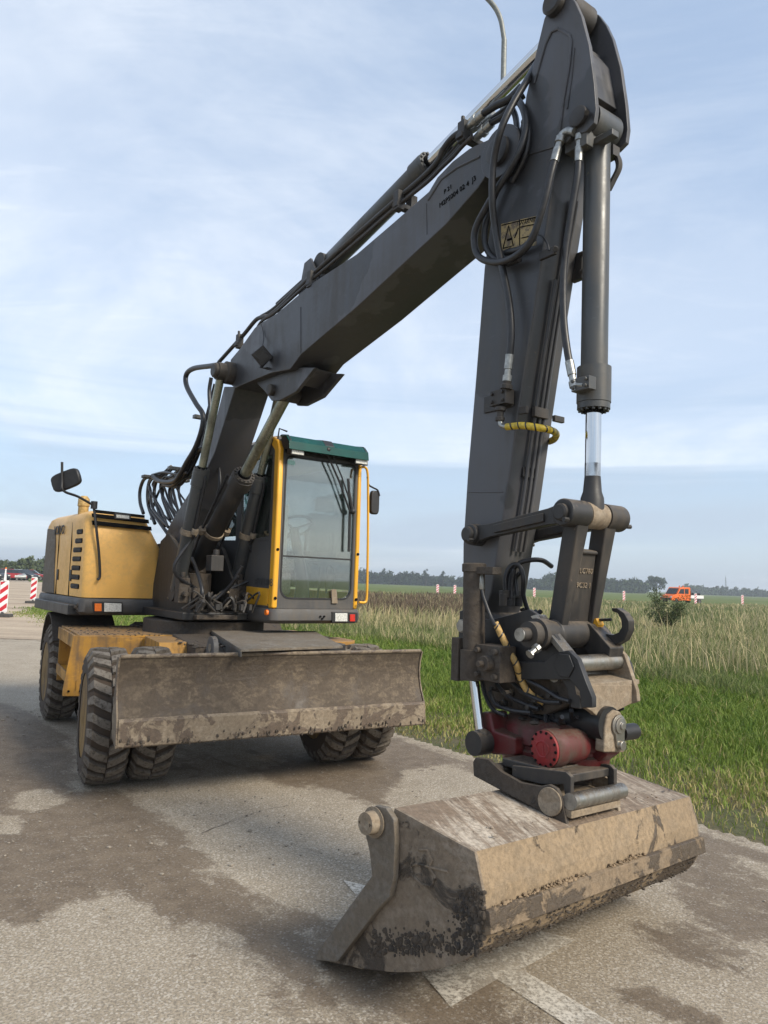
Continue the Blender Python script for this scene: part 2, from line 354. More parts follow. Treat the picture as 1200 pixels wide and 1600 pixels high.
# ================================================================== GROUND
def sheet(name, pts, z, m, **props):
    me = bpy.data.meshes.new(name); me.from_pydata([(x, y, z) for x, y in pts], [], [tuple(range(len(pts)))]); me.materials.append(m)
    o = bpy.data.objects.new(name, me); COL.objects.link(o); o['kind'] = 'structure'
    for k, v in props.items(): o[k] = v
    return o
def field_mat():
    t = new_mat('field_grass'); a = t.noise(t.pos, 0.05, 6, 0.6); b = t.noise(t.vmath('MULTIPLY', t.pos, (0.02, 0.2, 1)), 1, 4, 0.6); f = t.noise(t.pos, 3, 5, 0.7)
    c = t.mix(t.ramp(a, 0.4, 0.62), (0.085, 0.125, 0.030), (0.135, 0.155, 0.050)); c = t.mix(t.math('MULTIPLY', t.ramp(b, 0.52, 0.66), 0.5), c, (0.23, 0.20, 0.10))
    c = t.mix(t.math('MULTIPLY', t.ramp(f, 0.4, 0.7), 0.4), c, (0.06, 0.085, 0.02))
    t.put(t.b.inputs['Base Color'], c); t.b.inputs['Roughness'].default_value = 1; t.b.inputs['Specular IOR Level'].default_value = 0.1; return t.m
def soil_mat():
    t = new_mat('verge_soil'); a = t.noise(t.pos, 1.3, 6, 0.7); f = t.noise(t.pos, 30, 6, 0.7)
    c = t.mix(t.ramp(a, 0.4, 0.62), (0.075, 0.085, 0.028), (0.13, 0.105, 0.060)); c = t.mix(t.ramp(f, 0.4, 0.7), c, (0.06, 0.06, 0.025))
    t.put(t.b.inputs['Base Color'], c); t.b.inputs['Roughness'].default_value = 1; bump(t, f, 0.6, 0.03); return t.m
def sand_mat():
    t = new_mat('sandy_lot'); a = t.noise(t.vmath('MULTIPLY', t.pos, (0.12, 0.5, 1)), 1, 6, 0.65); f = t.noise(t.pos, 4, 6, 0.75)
    c = t.mix(t.ramp(a, 0.35, 0.65), (0.30, 0.235, 0.17), (0.46, 0.37, 0.27)); c = t.mix(t.math('MULTIPLY', t.ramp(f, 0.5, 0.7), 0.4), c, (0.2, 0.15, 0.11))
    t.put(t.b.inputs['Base Color'], c); t.b.inputs['Roughness'].default_value = 1; bump(t, f, 0.7, 0.08); return t.m
def asphalt_mat(name, attr=True):
    t = new_mat(name)
    g = t.noise(t.pos, 210, 3, 0.7); g2 = t.noise(t.pos, 85, 4, 0.75); a = t.noise(t.pos, 2.1, 7, 0.65); st = t.noise(t.pos, 0.7, 4, 0.6); e = t.noise(t.pos, 7, 8, 0.75, 0.5)
    vo = t.node('ShaderNodeTexVoronoi', i_Vector=t.pos, i_Scale=120.0)
    dry = t.mix(t.ramp(a, 0.3, 0.7), (0.300, 0.248, 0.180), (0.395, 0.335, 0.252))
    dry = t.mix(t.math('MULTIPLY', t.ramp(g2, 0.42, 0.60), 0.72), dry, (0.145, 0.125, 0.10))
    dry = t.mix(t.math('MULTIPLY', t.ramp(vo.outputs['Color'], 0.55, 0.9), 0.55), dry, (0.58, 0.53, 0.46))
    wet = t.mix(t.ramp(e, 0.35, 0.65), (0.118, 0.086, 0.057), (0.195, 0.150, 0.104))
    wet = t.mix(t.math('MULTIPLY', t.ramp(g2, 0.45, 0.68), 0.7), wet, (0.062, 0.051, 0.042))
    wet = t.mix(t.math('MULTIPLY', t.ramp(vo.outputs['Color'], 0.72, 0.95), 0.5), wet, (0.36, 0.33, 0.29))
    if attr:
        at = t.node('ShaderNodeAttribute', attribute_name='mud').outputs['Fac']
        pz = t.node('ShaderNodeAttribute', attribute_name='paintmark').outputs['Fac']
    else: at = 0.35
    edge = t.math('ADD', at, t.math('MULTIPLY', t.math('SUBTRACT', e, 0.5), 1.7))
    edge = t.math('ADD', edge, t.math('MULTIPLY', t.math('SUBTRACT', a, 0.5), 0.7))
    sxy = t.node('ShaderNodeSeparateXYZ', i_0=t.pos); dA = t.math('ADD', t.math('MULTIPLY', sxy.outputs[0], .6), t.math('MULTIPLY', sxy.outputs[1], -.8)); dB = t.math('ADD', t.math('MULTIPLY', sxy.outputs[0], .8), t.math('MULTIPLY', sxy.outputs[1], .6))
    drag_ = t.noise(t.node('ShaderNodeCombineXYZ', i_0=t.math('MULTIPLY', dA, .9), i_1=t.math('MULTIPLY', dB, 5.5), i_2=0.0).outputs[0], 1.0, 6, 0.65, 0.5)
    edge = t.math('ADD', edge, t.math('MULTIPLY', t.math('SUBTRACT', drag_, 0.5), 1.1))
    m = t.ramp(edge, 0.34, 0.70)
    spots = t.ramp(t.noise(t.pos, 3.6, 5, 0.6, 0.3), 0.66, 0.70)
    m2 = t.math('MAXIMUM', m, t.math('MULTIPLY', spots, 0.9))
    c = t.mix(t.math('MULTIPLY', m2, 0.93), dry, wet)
    t.put(t.b.inputs['Base Color'], c)
    t.put(t.b.inputs['Roughness'], t.math('SUBTRACT', 0.93, t.math('MULTIPLY', m2, 0.18)))
    t.b.inputs['Specular IOR Level'].default_value = 0.35
    bump(t, t.math('ADD', t.math('MULTIPLY', g2, 1.0), t.math('ADD', g, t.math('MULTIPLY', m2, 0.5))), 0.55, 0.006)
    return t.m
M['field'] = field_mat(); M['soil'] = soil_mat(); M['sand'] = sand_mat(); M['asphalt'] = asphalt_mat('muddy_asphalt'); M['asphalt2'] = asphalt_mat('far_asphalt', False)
ED0 = np.array([0.08, 7.87]); EDD = np.array([0.6, -0.8]); EDN = np.array([0.8, 0.6])      # the road's grassy edge, direction towards the camera, normal into the grass
def edge_pt(t, off=0.0): return ED0 + EDD*t + EDN*off
sheet('ground', [(-2500, -400), (2500, -400), (2500, 3500), (-2500, 3500)], -0.06, M['field'])
# verge, asphalt and sand
p0 = edge_pt(60); p1 = edge_pt(-34)
sheet('verge', [tuple(edge_pt(60)), tuple(edge_pt(60, 12)), tuple(edge_pt(-70, 12)), tuple(edge_pt(-70))], -0.02, M['soil'])
sheet('road', [tuple(edge_pt(60)), tuple(edge_pt(-70)), tuple(edge_pt(-70, -9)), (-60, 62), (-60, -40)], -0.012, M['asphalt2'])
sheet('sandy_lot', [(-6, 16.5), (-9.5, 24), (-15, 40), (-33, 86), (-32, 93), (-140, 93), (-140, 16)], -0.004, M['sand'])
sheet('parking_strip', [(-150, 91), (-43, 91), (-60, 125), (-150, 125)], 0.004, M['asphalt2'])
# the far road across the fields
def strip(name, pts, wid, z, m):
    v = []; f = []
    for i, (x, y) in enumerate(pts):
        v += [(x, y-wid/2, z), (x, y+wid/2, z)]
        if i: f.append((2*i-2, 2*i, 2*i+1, 2*i-1))
    me = bpy.data.meshes.new(name); me.from_pydata(v, [], f); me.materials.append(m); o = bpy.data.objects.new(name, me); COL.objects.link(o); o['kind'] = 'structure'; return o
strip('far_road', [(-30, 99), (120, 96), (400, 92)], 9, 0.0, M['asphalt2'])
M['roadside'] = simple('gravel_shoulder', (0.24, 0.21, 0.17), 1, 0, 0.3, 2)
strip('road_shoulder', [(-30, 92.5), (120, 89.5), (400, 86)], 3.5, -0.01, M['roadside'])

# the worn asphalt in view: fine sheet carrying the mud, shade painted under the machine and worn paint as attributes
def ppoly(px): return np.array([gnd(x, y)[:2] for x, y in px])
def sdist(P, poly):
    d = np.full(len(P), 1e9); inside = np.zeros(len(P), bool); n = len(poly)
    for i in range(n):
        a = poly[i]; b = poly[(i+1) % n]; e = b-a; w_ = P-a; t = np.clip((w_@e)/(e@e), 0, 1); q = w_-t[:, None]*e
        d = np.minimum(d, (q**2).sum(1))
        c1 = P[:, 1] >= a[1]; c2 = P[:, 1] < b[1]; c3 = e[0]*w_[:, 1] > e[1]*w_[:, 0]
        inside ^= (c1 & c2 & c3) | (~c1 & ~c2 & ~c3)
    d = np.sqrt(d); return np.where(inside, d, -d)
gx = np.arange(-12.0, 6.5, 0.055); gy = np.arange(0.9, 16.5, 0.055)
GX, GY = np.meshgrid(gx, gy); PP = np.stack([GX.ravel(), GY.ravel()], 1)
mud_shade = np.full(len(PP), 0.12)
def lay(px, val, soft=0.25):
    global mud_shade
    k = np.clip(sdist(PP, ppoly(px))/soft+0.5, 0, 1); mud_shade = mud_shade*(1-k)+val*k
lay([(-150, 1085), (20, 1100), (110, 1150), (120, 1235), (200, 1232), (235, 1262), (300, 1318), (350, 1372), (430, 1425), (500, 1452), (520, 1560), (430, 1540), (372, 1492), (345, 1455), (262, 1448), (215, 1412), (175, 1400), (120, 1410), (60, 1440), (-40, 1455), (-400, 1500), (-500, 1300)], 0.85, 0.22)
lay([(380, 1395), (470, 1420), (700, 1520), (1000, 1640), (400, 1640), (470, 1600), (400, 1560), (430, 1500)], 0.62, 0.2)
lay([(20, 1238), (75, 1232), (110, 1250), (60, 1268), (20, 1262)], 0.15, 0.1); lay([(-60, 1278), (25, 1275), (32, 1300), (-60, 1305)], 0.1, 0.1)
lay([(390, 1205), (470, 1180), (620, 1150), (720, 1185), (720, 1215), (660, 1225), (600, 1262), (520, 1238), (440, 1225)], 0.85, 0.25)  # under the machine: mud, with the machine's shadow painted into the same patch
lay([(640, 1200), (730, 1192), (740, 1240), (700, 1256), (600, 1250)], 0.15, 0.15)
lay([(190, 1165), (300, 1150), (460, 1180), (380, 1215), (250, 1225)], 0.45, 0.3)  # fainter patch behind the blade, mud and painted shade in one value
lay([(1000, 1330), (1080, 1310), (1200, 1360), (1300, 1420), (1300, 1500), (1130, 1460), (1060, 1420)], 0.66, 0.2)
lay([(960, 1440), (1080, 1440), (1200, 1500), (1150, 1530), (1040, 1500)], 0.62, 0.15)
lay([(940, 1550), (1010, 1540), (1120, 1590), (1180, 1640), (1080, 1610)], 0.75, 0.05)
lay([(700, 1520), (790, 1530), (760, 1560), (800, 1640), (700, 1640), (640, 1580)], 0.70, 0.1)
dE = (PP-ED0)@EDN
mud_shade = np.maximum(mud_shade, 0.75*np.clip(1-np.abs(dE+0.25)/0.35, 0, 1))
# tyre ruts of dried mud beside the verge
for off in (0.62, 0.75, 0.92): mud_shade = np.maximum(mud_shade, 0.9*np.clip(1-np.abs(dE+off+0.05*np.sin(PP[:, 1]*2))/0.045, 0, 1)*np.clip((PP[:, 1]-5.6), 0, 1))
ny, nx = GX.shape; keep = ((dE < 0.02) & (PP[:, 1] < 16.3)).reshape(ny, nx)
idx = np.arange(ny*nx).reshape(ny, nx)
kq = keep[:-1, :-1] & keep[1:, :-1] & keep[:-1, 1:] & keep[1:, 1:]
# only what the lens can see and a margin
vis = (np.abs(GX) < 0.62*GY+1.6); kq &= vis[:-1, :-1]
Q = np.stack([idx[:-1, :-1], idx[:-1, 1:], idx[1:, 1:], idx[1:, :-1]], -1)[kq]
used = np.unique(Q); rem = np.full(ny*nx, -1); rem[used] = np.arange(len(used))
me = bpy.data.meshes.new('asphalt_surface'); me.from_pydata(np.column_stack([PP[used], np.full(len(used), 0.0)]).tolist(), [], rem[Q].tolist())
at = me.attributes.new('mud', 'FLOAT', 'POINT'); at.data.foreach_set('value', mud_shade[used].astype(np.float32)); me.materials.append(M['asphalt'])
o = bpy.data.objects.new('asphalt_surface', me); COL.objects.link(o); o['kind'] = 'structure'
# worn painted arrow
def worn_mat():
    t = new_mat('worn_road_paint'); g = t.noise(t.pos, 60, 5, 0.75); a = t.noise(t.pos, 5, 6, 0.7)
    k = t.ramp(t.math('ADD', t.math('MULTIPLY', g, 0.6), t.math('MULTIPLY', a, 0.5)), 0.44, 0.60)
    tr = t.node('ShaderNodeBsdfTransparent'); mx = t.node('ShaderNodeMixShader', i_0=t.math('MULTIPLY', k, 0.7)); t.put(t.b.inputs['Base Color'], (0.56, 0.52, 0.45, 1)); t.b.inputs['Roughness'].default_value = 0.8
    t.l.new(t.b.outputs[0], mx.inputs[1]); t.l.new(tr.outputs[0], mx.inputs[2]); t.l.new(mx.outputs[0], t.out.inputs[0]); bump(t, g, 0.4, 0.004); return t.m
M['worn'] = worn_mat()
AR = [gnd(x, y)[:2] for x, y in [(536, 1376), (900, 1470), (815, 1516), (1040, 1650), (955, 1650), (777, 1532), (704, 1575)]]
sheet('road_arrow', [tuple(p) for p in AR], 0.005, M['worn'])
# a crack
M['crack'] = simple('crack_dirt', (0.075, 0.06, 0.048), 1, 0, 0.3, 30)
def crack(px, wid):
    P = [gnd(x, y)[:2] for x, y in px]; Q2 = []
    for i in range(len(P)-1):
        for k in range(6): Q2.append(P[i]+(P[i+1]-P[i])*k/6+rng.normal(0, 0.008, 2))
    v = []; f = []
    for i, q in enumerate(Q2):
        ww = wid*(0.4+0.9*rng.random())*(1-abs(2*i/len(Q2)-0.9)*0.5); v += [(q[0], q[1]-ww, 0.004), (q[0]+0.01, q[1]+ww, 0.004)]
        if i: f.append((2*i-2, 2*i, 2*i+1, 2*i-1))
    me = bpy.data.meshes.new('road_crack'); me.from_pydata(v, [], f); me.materials.append(M['crack']); o = bpy.data.objects.new('road_crack', me); COL.objects.link(o); o['kind'] = 'structure'
crack([(312, 1303), (350, 1288), (385, 1276), (405, 1268), (455, 1257)], 0.007)

# ================================================================== GRASS
def blade_mat(name, green, green2, straw):
    t = new_mat(name); a = t.node('ShaderNodeAttribute', attribute_name='tone').outputs['Fac']
    c = t.mix(t.ramp(a, 0.0, 0.55), green, green2); c = t.mix(t.ramp(a, 0.6, 0.85), c, straw)
    t.put(t.b.inputs['Base Color'], c); t.b.inputs['Roughness'].default_value = 0.6; t.b.inputs['Specular IOR Level'].default_value = 0.25
    tl = t.node('ShaderNodeBsdfTranslucent'); t.put(tl.inputs['Color'], c); mx = t.node('ShaderNodeMixShader', i_0=0.3)
    t.l.new(t.b.outputs[0], mx.inputs[1]); t.l.new(tl.outputs[0], mx.inputs[2]); t.l.new(mx.outputs[0], t.out.inputs[0]); return t.m
M['blades'] = blade_mat('green_blades', (0.095, 0.165, 0.022), (0.20, 0.265, 0.050), (0.40, 0.34, 0.15))
M['tall'] = blade_mat('tall_blades', (0.090, 0.130, 0.036), (0.22, 0.24, 0.095), (0.52, 0.43, 0.25))
M['brown'] = blade_mat('brown_weeds', (0.075, 0.055, 0.038), (0.13, 0.095, 0.065), (0.26, 0.19, 0.12))
def blades(name, P, H, Wd, tone, lean, m, label, cat='grass'):
    n = len(P); ang = rng.uniform(0, 2*pi, n); la = rng.uniform(0, 2*pi, n); dx = np.cos(ang)*Wd/2; dy = np.sin(ang)*Wd/2
    lx = np.cos(la)*lean*H; ly = np.sin(la)*lean*H; V = np.zeros((n, 5, 3)); z0 = P[:, 2] if P.shape[1] > 2 else -0.03
    V[:, 0] = np.column_stack([P[:, 0]-dx, P[:, 1]-dy, np.zeros(n)+z0]); V[:, 1] = np.column_stack([P[:, 0]+dx, P[:, 1]+dy, np.zeros(n)+z0])
    V[:, 2] = np.column_stack([P[:, 0]+dx*.8+lx*.35, P[:, 1]+dy*.8+ly*.35, z0+H*.6]); V[:, 3] = np.column_stack([P[:, 0]-dx*.8+lx*.35, P[:, 1]-dy*.8+ly*.35, z0+H*.6])
    V[:, 4] = np.column_stack([P[:, 0]+lx, P[:, 1]+ly, z0+H*(1-0.35*lean)])
    me = bpy.data.meshes.new(name); me.vertices.add(n*5); me.vertices.foreach_set('co', V.ravel())
    b = np.arange(n)*5; quad = np.column_stack([b, b+1, b+2, b+3]); tri = np.column_stack([b+3, b+2, b+4])
    loops = np.concatenate([quad.ravel(), tri.ravel()]); me.loops.add(len(loops)); me.loops.foreach_set('vertex_index', loops.astype(np.int32))
    ls = np.concatenate([np.arange(n)*4, 4*n+np.arange(n)*3]).astype(np.int32); me.polygons.add(2*n); me.polygons.foreach_set('loop_start', ls)
    me.update(calc_edges=True); a = me.attributes.new('tone', 'FLOAT', 'POINT'); a.data.foreach_set('value', np.repeat(tone, 5).astype(np.float32)); me.materials.append(m)
    o = bpy.data.objects.new(name, me); COL.objects.link(o); o['kind'] = 'stuff'; tag(o, label, cat); return o
def smooth_noise(P, s, seed):
    r = np.random.default_rng(seed); k = r.normal(0, 1, (6, 2))*s; ph = r.uniform(0, 6.28, 6)
    return sum(np.sin(P@k[i]+ph[i]) for i in range(6))/6
def in_view(P, m=1.15): return (np.abs(P[:, 0]) < 0.54*m*P[:, 1]+1.0)
# mown verge: the strip beside the road
N = 420000; t_ = rng.uniform(-26, 12, N); off = rng.uniform(0.0, 8.5, N)**1.0
P = ED0+np.outer(t_, EDD)+np.outer(off, EDN); dep = P[:, 1]
k = in_view(P) & (dep > 3.5) & (rng.random(N) < np.clip(9.0/dep, 0, 1)**1.3); P = P[k]; off = off[k]; dep = dep[k]
nz = smooth_noise(P, 1.4, 3); nz2 = smooth_noise(P, 4.5, 5)
bare = rng.random(len(P)) < np.clip(0.05+off*0.55+nz*1.3, 0.02, 1); P = P[bare]; off = off[bare]; dep = dep[bare]; nz = nz[bare]; nz2 = nz2[bare]
H = np.clip(0.05+0.045*off+0.03*nz2, 0.025, 0.32)*rng.uniform(0.6, 1.3, len(P))
tone = np.clip(rng.uniform(0, 0.60, len(P))+(rng.random(len(P)) < .07)*.5+np.clip(0.55-off*0.30, 0, 0.5)*rng.random(len(P))*1.5+0.30*nz, 0, 1)
blades('verge_grass', P, H, 0.0045+0.0008*dep, tone, rng.uniform(0.2, 0.9, len(P)), M['blades'], 'bright green mown grass strip along the muddy road edge')
# rough field: taller, mixed green and straw, thinning into the distance
def polar(n, y0, y1, x0=-0.1, x1=0.62):
    y = y0*(y1/y0)**rng.random(n); return np.column_stack([y*rng.uniform(x0, x1, n), y])
P = polar(300000, 9.5, 92, -0.38, 0.66); off = (P-ED0)@EDN; nz = smooth_noise(P, 0.8, 8); n3_ = smooth_noise(P, 0.25, 9)
k = off > 5.4+0.8*nz; P = P[k]; nz = nz[k]; n3_ = n3_[k]; off = off[k]; d = P[:, 1]
H = (0.38+0.16*nz+0.10*n3_)*rng.uniform(0.5, 1.35, len(P)); tone = np.clip(rng.random(len(P))*0.84+0.35*n3_+0.30*nz+.03, 0, 1)
blades('field_grass', P, np.clip(H, .12, 1.0), 0.004+0.0011*d, tone, rng.uniform(0.1, 0.6, len(P)), M['tall'], 'rough green and straw coloured grass of the open field', 'grass')
# straw-coloured reeds behind the green verge
P = polar(60000, 12, 60, -0.13, 0.60); nz = smooth_noise(P, 0.55, 21); off = (P-ED0)@EDN
leftish = np.clip(1.4-P[:, 0]/P[:, 1]*4, 0.25, 1)
k = (off > 6.6) & (rng.random(len(P)) < np.clip(0.28+nz*1.6, 0, 1)*leftish); P = P[k]; d = P[:, 1]
blades('reeds', P, rng.uniform(0.40, 1.08, len(P)), 0.004+0.0008*d, rng.uniform(0.52, 1.0, len(P)), rng.uniform(0.08, 0.6, len(P)), M['tall'], 'pale straw coloured reeds standing behind the green verge', 'reeds')
P = polar(50000, 27, 70, -0.05, 0.16); k = rng.random(len(P)) < np.clip(0.55+smooth_noise(P, 0.3, 4), 0, 1); P = P[k]
blades('brown_weeds', P, rng.uniform(0.4, 1.0, len(P)), 0.008+0.0012*P[:, 1], rng.random(len(P)), rng.uniform(0.1, 0.5, len(P)), M['brown'], 'patch of dark brown dried weeds beyond the reeds', 'weeds')

# ================================================================== TREES
def leaf_mat(name, a, b):
    t = new_mat(name); n = t.noise(t.pos, 0.35, 4, 0.7); r = t.node('ShaderNodeAttribute', attribute_name='tone').outputs['Fac']
    c = t.mix(t.math('MULTIPLY', t.math('ADD', r, t.ramp(n, 0.35, 0.65)), 0.5), a, b); t.put(t.b.inputs['Base Color'], c); t.b.inputs['Roughness'].default_value = 0.8; t.b.inputs['Specular IOR Level'].default_value = 0.15; return t.m
M['leaf'] = leaf_mat('dark_leaves', (0.022, 0.040, 0.016), (0.060, 0.088, 0.030)); M['pine'] = leaf_mat('pine_needles', (0.016, 0.032, 0.018), (0.040, 0.060, 0.030))
M['bushleaf'] = leaf_mat('bush_leaves', (0.040, 0.058, 0.022), (0.12, 0.145, 0.055)); M['bark'] = simple('bark', (0.075, 0.055, 0.04), 0.95, 0, 0.3, 8, 0.5)
def leaf_cloud(name, blobs, n, size, m, parent=None, **props):
    """blobs: (cx,cy,cz,rx,ry,rz). leaf-sized triangles through the blobs' volume"""
    bl = np.array(blobs, float); vol = bl[:, 3]*bl[:, 4]*bl[:, 5]; pick = rng.choice(len(bl), n, p=vol**0.67/(vol**0.67).sum())
    u = rng.normal(0, 1, (n, 3)); u /= np.linalg.norm(u, axis=1)[:, None]; r = rng.uniform(0.35, 1.05, n)**0.6
    c = bl[pick, :3]+u*r[:, None]*bl[pick, 3:6]; d = rng.normal(0, 1, (n, 3, 3))*size*0.6; V = c[:, None, :]+d
    cen = (V.reshape(-1, 3).min(0)+V.reshape(-1, 3).max(0))/2
    me = bpy.data.meshes.new(name); me.from_pydata((V.reshape(-1, 3)-cen).tolist(), [], np.arange(3*n).reshape(n, 3).tolist())
    a = me.attributes.new('tone', 'FLOAT', 'POINT'); a.data.foreach_set('value', np.repeat(rng.random(n), 3).astype(np.float32)); me.materials.append(m)
    o = bpy.data.objects.new(name, me); COL.objects.link(o); o.location = Vector(cen)
    if parent is not None: o.parent = parent; o.location = Vector(cen)-WLOC[parent.name]
    for kk, v in props.items(): o[kk] = v
    return o
def at_px(x, ybase=None, dist=None):
    """ground point seen at pixel column x, at the given distance"""
    q = ray(x, 909+0.0356*(x-600)); return q[:2]/q[1]*dist
def tree(name, x, dist, h, wd, kind, label, group=None):
    p = at_px(x, dist=dist); root = empty(name, (p[0], p[1], -0.05), label, 'tree' if kind != 'bush' else 'bush', group)
    tr = MB(); X, Y = p
    if kind == 'pine':
        tr.tube([(X, Y, -0.05), (X+0.1*wd*rng.normal(), Y, h*0.5), (X, Y, h*0.95)], [h*0.022, h*0.016, h*0.006], 7)
        bl = [(X+rng.normal()*wd*0.12, Y+rng.normal()*wd*.12, h*(0.5+0.5*i/7), wd*(0.5-0.05*i)*rng.uniform(.6, 1.1), wd*(0.5-0.05*i)*rng.uniform(.6, 1.1), h*0.055) for i in range(7)]; n, s, mm = 700, wd*0.10, M['pine']
    elif kind == 'oak':
        tr.tube([(X, Y, -0.05), (X, Y, h*0.3), (X+0.02*h, Y, h*0.7)], [h*0.035, h*0.028, h*0.01], 8)
        for i in range(6):
            a = i*1.05; tr.tube([(X, Y, h*0.28), (X+cos(a)*wd*.2, Y+sin(a)*wd*.2, h*.5), (X+cos(a)*wd*.36, Y+sin(a)*wd*.36, h*.62)], [h*.016, h*.01, h*.005], 6)
        bl = [(X+wd*0.36*cos(a)*rr, Y+wd*.36*sin(a)*rr, h*(0.60+0.28*zz_), wd*.19, wd*.19, h*.14) for a, rr, zz_ in zip(rng.uniform(0, 6.28, 16), rng.uniform(.3, 1, 16), rng.uniform(-1, 1, 16)*.9)]; n, s, mm = 2600, wd*0.05, M['leaf']
    else:
        bl = []
        for i in range(9):
            a = rng.uniform(0, 6.28); rr = rng.uniform(.1, .42)*wd; zt = h*rng.uniform(.55, .95)
            tr.tube([(X, Y, -0.05), (X+cos(a)*rr*.5, Y+sin(a)*rr*.5, zt*.5), (X+cos(a)*rr, Y+sin(a)*rr, zt)], [h*.012, h*.008, h*.003], 5)
            bl += [(X+cos(a)*rr*q, Y+sin(a)*rr*q, zt*(0.25+0.72*q), wd*.13, wd*.13, h*.16) for q in (.3, .65, 1)]
        n, s, mm = 4600, 0.018*h+0.008, M['bushleaf']
    build('trunk' if kind != 'bush' else 'stems', tr, M['bark'], root); leaf_cloud('crown', bl, n, s, mm, root); return root
# far wood: the masses along the horizon
def wood(x0, x1, dist, h0, h1, m, ntri, size, label, step=7, jit=0.3):
    bl = []
    x = x0
    while x < x1:
        p = at_px(x, dist=dist*rng.uniform(0.96, 1.06)); h = (h0+(h1-h0)*(x-x0)/(x1-x0))*rng.uniform(1-jit, 1+jit*0.6); r = dist*step/FOC*rng.uniform(.7, 1.4)
        bl += [(p[0], p[1], h*.42, r, r, h*.42), (p[0]+r*.4, p[1], h*.78, r*.55, r*.55, h*.22), (p[0]-r, p[1], h*.25, r*1.2, r, h*.27)]; x += step*rng.uniform(.5, 1.2)
    o = leaf_cloud('far_wood', bl, ntri, size, m); o['kind'] = 'stuff'; tag(o, label, 'wood'); return o
wood(545, 735, 470, 9.5, 5.0, M['pine'], 16000, 1.15, 'distant dark pine wood on the horizon right of the cab', 4)
wood(735, 850, 480, 6, 7, M['pine'], 8000, 1.1, 'low stretch of distant wood seen behind the digging arm', 5)
wood(850, 1012, 440, 9.5, 8, M['leaf'], 14000, 1.1, 'distant broadleaf wood between the arm and the lone round tree', 8)
wood(1065, 1260, 620, 7.5, 5, M['leaf'], 14000, 1.3, 'faint low wood on the horizon right of the orange truck', 6)
wood(300, 545, 480, 8, 9, M['pine'], 9000, 1.3, 'far wood hidden mostly behind the machine', 6)
wood(-90, 110, 165, 4.6, 3.8, M['bushleaf'], 22000, 0.42, 'band of green trees behind the parked cars', 9)
tree('broadleaf_tree', 1026, 420, 11.0, 11, 'oak', 'lone rounded dark tree on the horizon just left of the orange truck')
tree('broadleaf_tree', 938, 430, 12.5, 9, 'oak', 'tall dark tree rising from the wood beside the bucket link')
for x, h, lb in ((737, 11.5, 'thin pine seen left of the digging arm, nearest to it'), (692, 9.5, 'small lone pine above the low wood, left of the arm'), (665, 10.5, 'slim pine standing at the right end of the pine wood')):
    tree('pine_tree', x, 455, h, 4.2, 'pine', lb, 'pines above the horizon wood')
tree('bush', 1037, 26, 1.55, 1.7, 'bush', 'upright green shrub in the rough grass in front of the orange truck')
# ================================================================== ROADWORK MARKERS
def stripe_mat():
    t = new_mat('red_white_stripes'); s = t.node('ShaderNodeSeparateXYZ', i_0=t.obj)
    f = t.math('FRACT', t.math('MULTIPLY', t.math('ADD', s.outputs[2], t.math('MULTIPLY', s.outputs[0], -0.8)), 3.4))
    k = t.math('GREATER_THAN', f, 0.5); c = t.mix(k, (0.78, 0.78, 0.78), (0.55, 0.015, 0.03)); d = t.ramp(t.noise(t.pos, 3, 5), .5, .8)
    t.put(t.b.inputs['Base Color'], t.mix(t.math('MULTIPLY', d, .3), c, (.3, .26, .2))); t.b.inputs['Roughness'].default_value = .4; return t.m
M['stripe'] = stripe_mat(); M['whitep'] = simple('white_plastic', (.75, .75, .73), .5); M['foot'] = simple('recycled_rubber_foot', (.06, .058, .055), .9)
def marker(P, h, label, lamp=False, turn=0.0):
    X, Y = P; fr = Frame((X, Y), turn); root = empty('marker_board', (X, Y, 0), label, 'marker board', 'roadwork marker boards')
    m = MB(); wd = 0.135*h/1.05; z0 = .14; z1 = z0+h
    m.prism([fr.w(0, l, z) for l, z in ((-wd, z0+.03), (-wd+.03, z0), (wd-.03, z0), (wd, z0+.03), (wd, z1-.04), (wd-.04, z1), (-wd+.04, z1), (-wd, z1-.04))], -0.03*fr.F); build('panel', m, M['whitep'], root)
    m = MB(); q = .012; m.prism([fr.w(.002, l, z) for l, z in ((-wd+q, z0+.04), (wd-q, z0+.04), (wd-q, z1-.05), (-wd+q, z1-.05))], 0.004*fr.F); build('stripes', m, M['stripe'], root)
    m = MB(); m.box(fr, 0, 0, .05, .34, .56, .10); m.box(fr, -.01, 0, .12, .07, .07, .08); build('foot', m, M['foot'], root, 0.01)
    if lamp:
        m = MB(); m.tube([fr.w(0, 0, z1-.02), fr.w(0, 0, z1+.33)], [.045, .018], 10); m.sphere(fr.w(0, 0, z1+.34), .03); build('reflector_rod', m, M['whitep'], root); m = MB(); m.cyl(fr.w(0, 0, z1+.36), fr.w(0, 0, z1+.41), .022); build('amber_tip', m, M['orange'], root)
    return root
marker(gnd(3, 964)[:2], 1.02, 'large striped marker board with a white rod on top, at the left picture edge', True, 4)
marker(at_px(55, dist=34), 1.05, 'striped marker board just left of the yellow engine hood', False, 2)
for x, d, lb in ((684, 92, 'striped marker board beyond the reeds, first to the right of the cab'), (711, 92, 'striped marker board beyond the reeds, just left of the digging arm'), (835, 91, 'striped marker board seen in the gap between arm and bucket link'), (975, 90, 'striped marker board on the far road left of the green shrub'), (1087, 88, 'striped marker board at the tail of the orange truck'), (1160, 90, 'striped marker board furthest right on the far road')):
    marker(at_px(x, dist=d), 1.3, lb, False, 15)
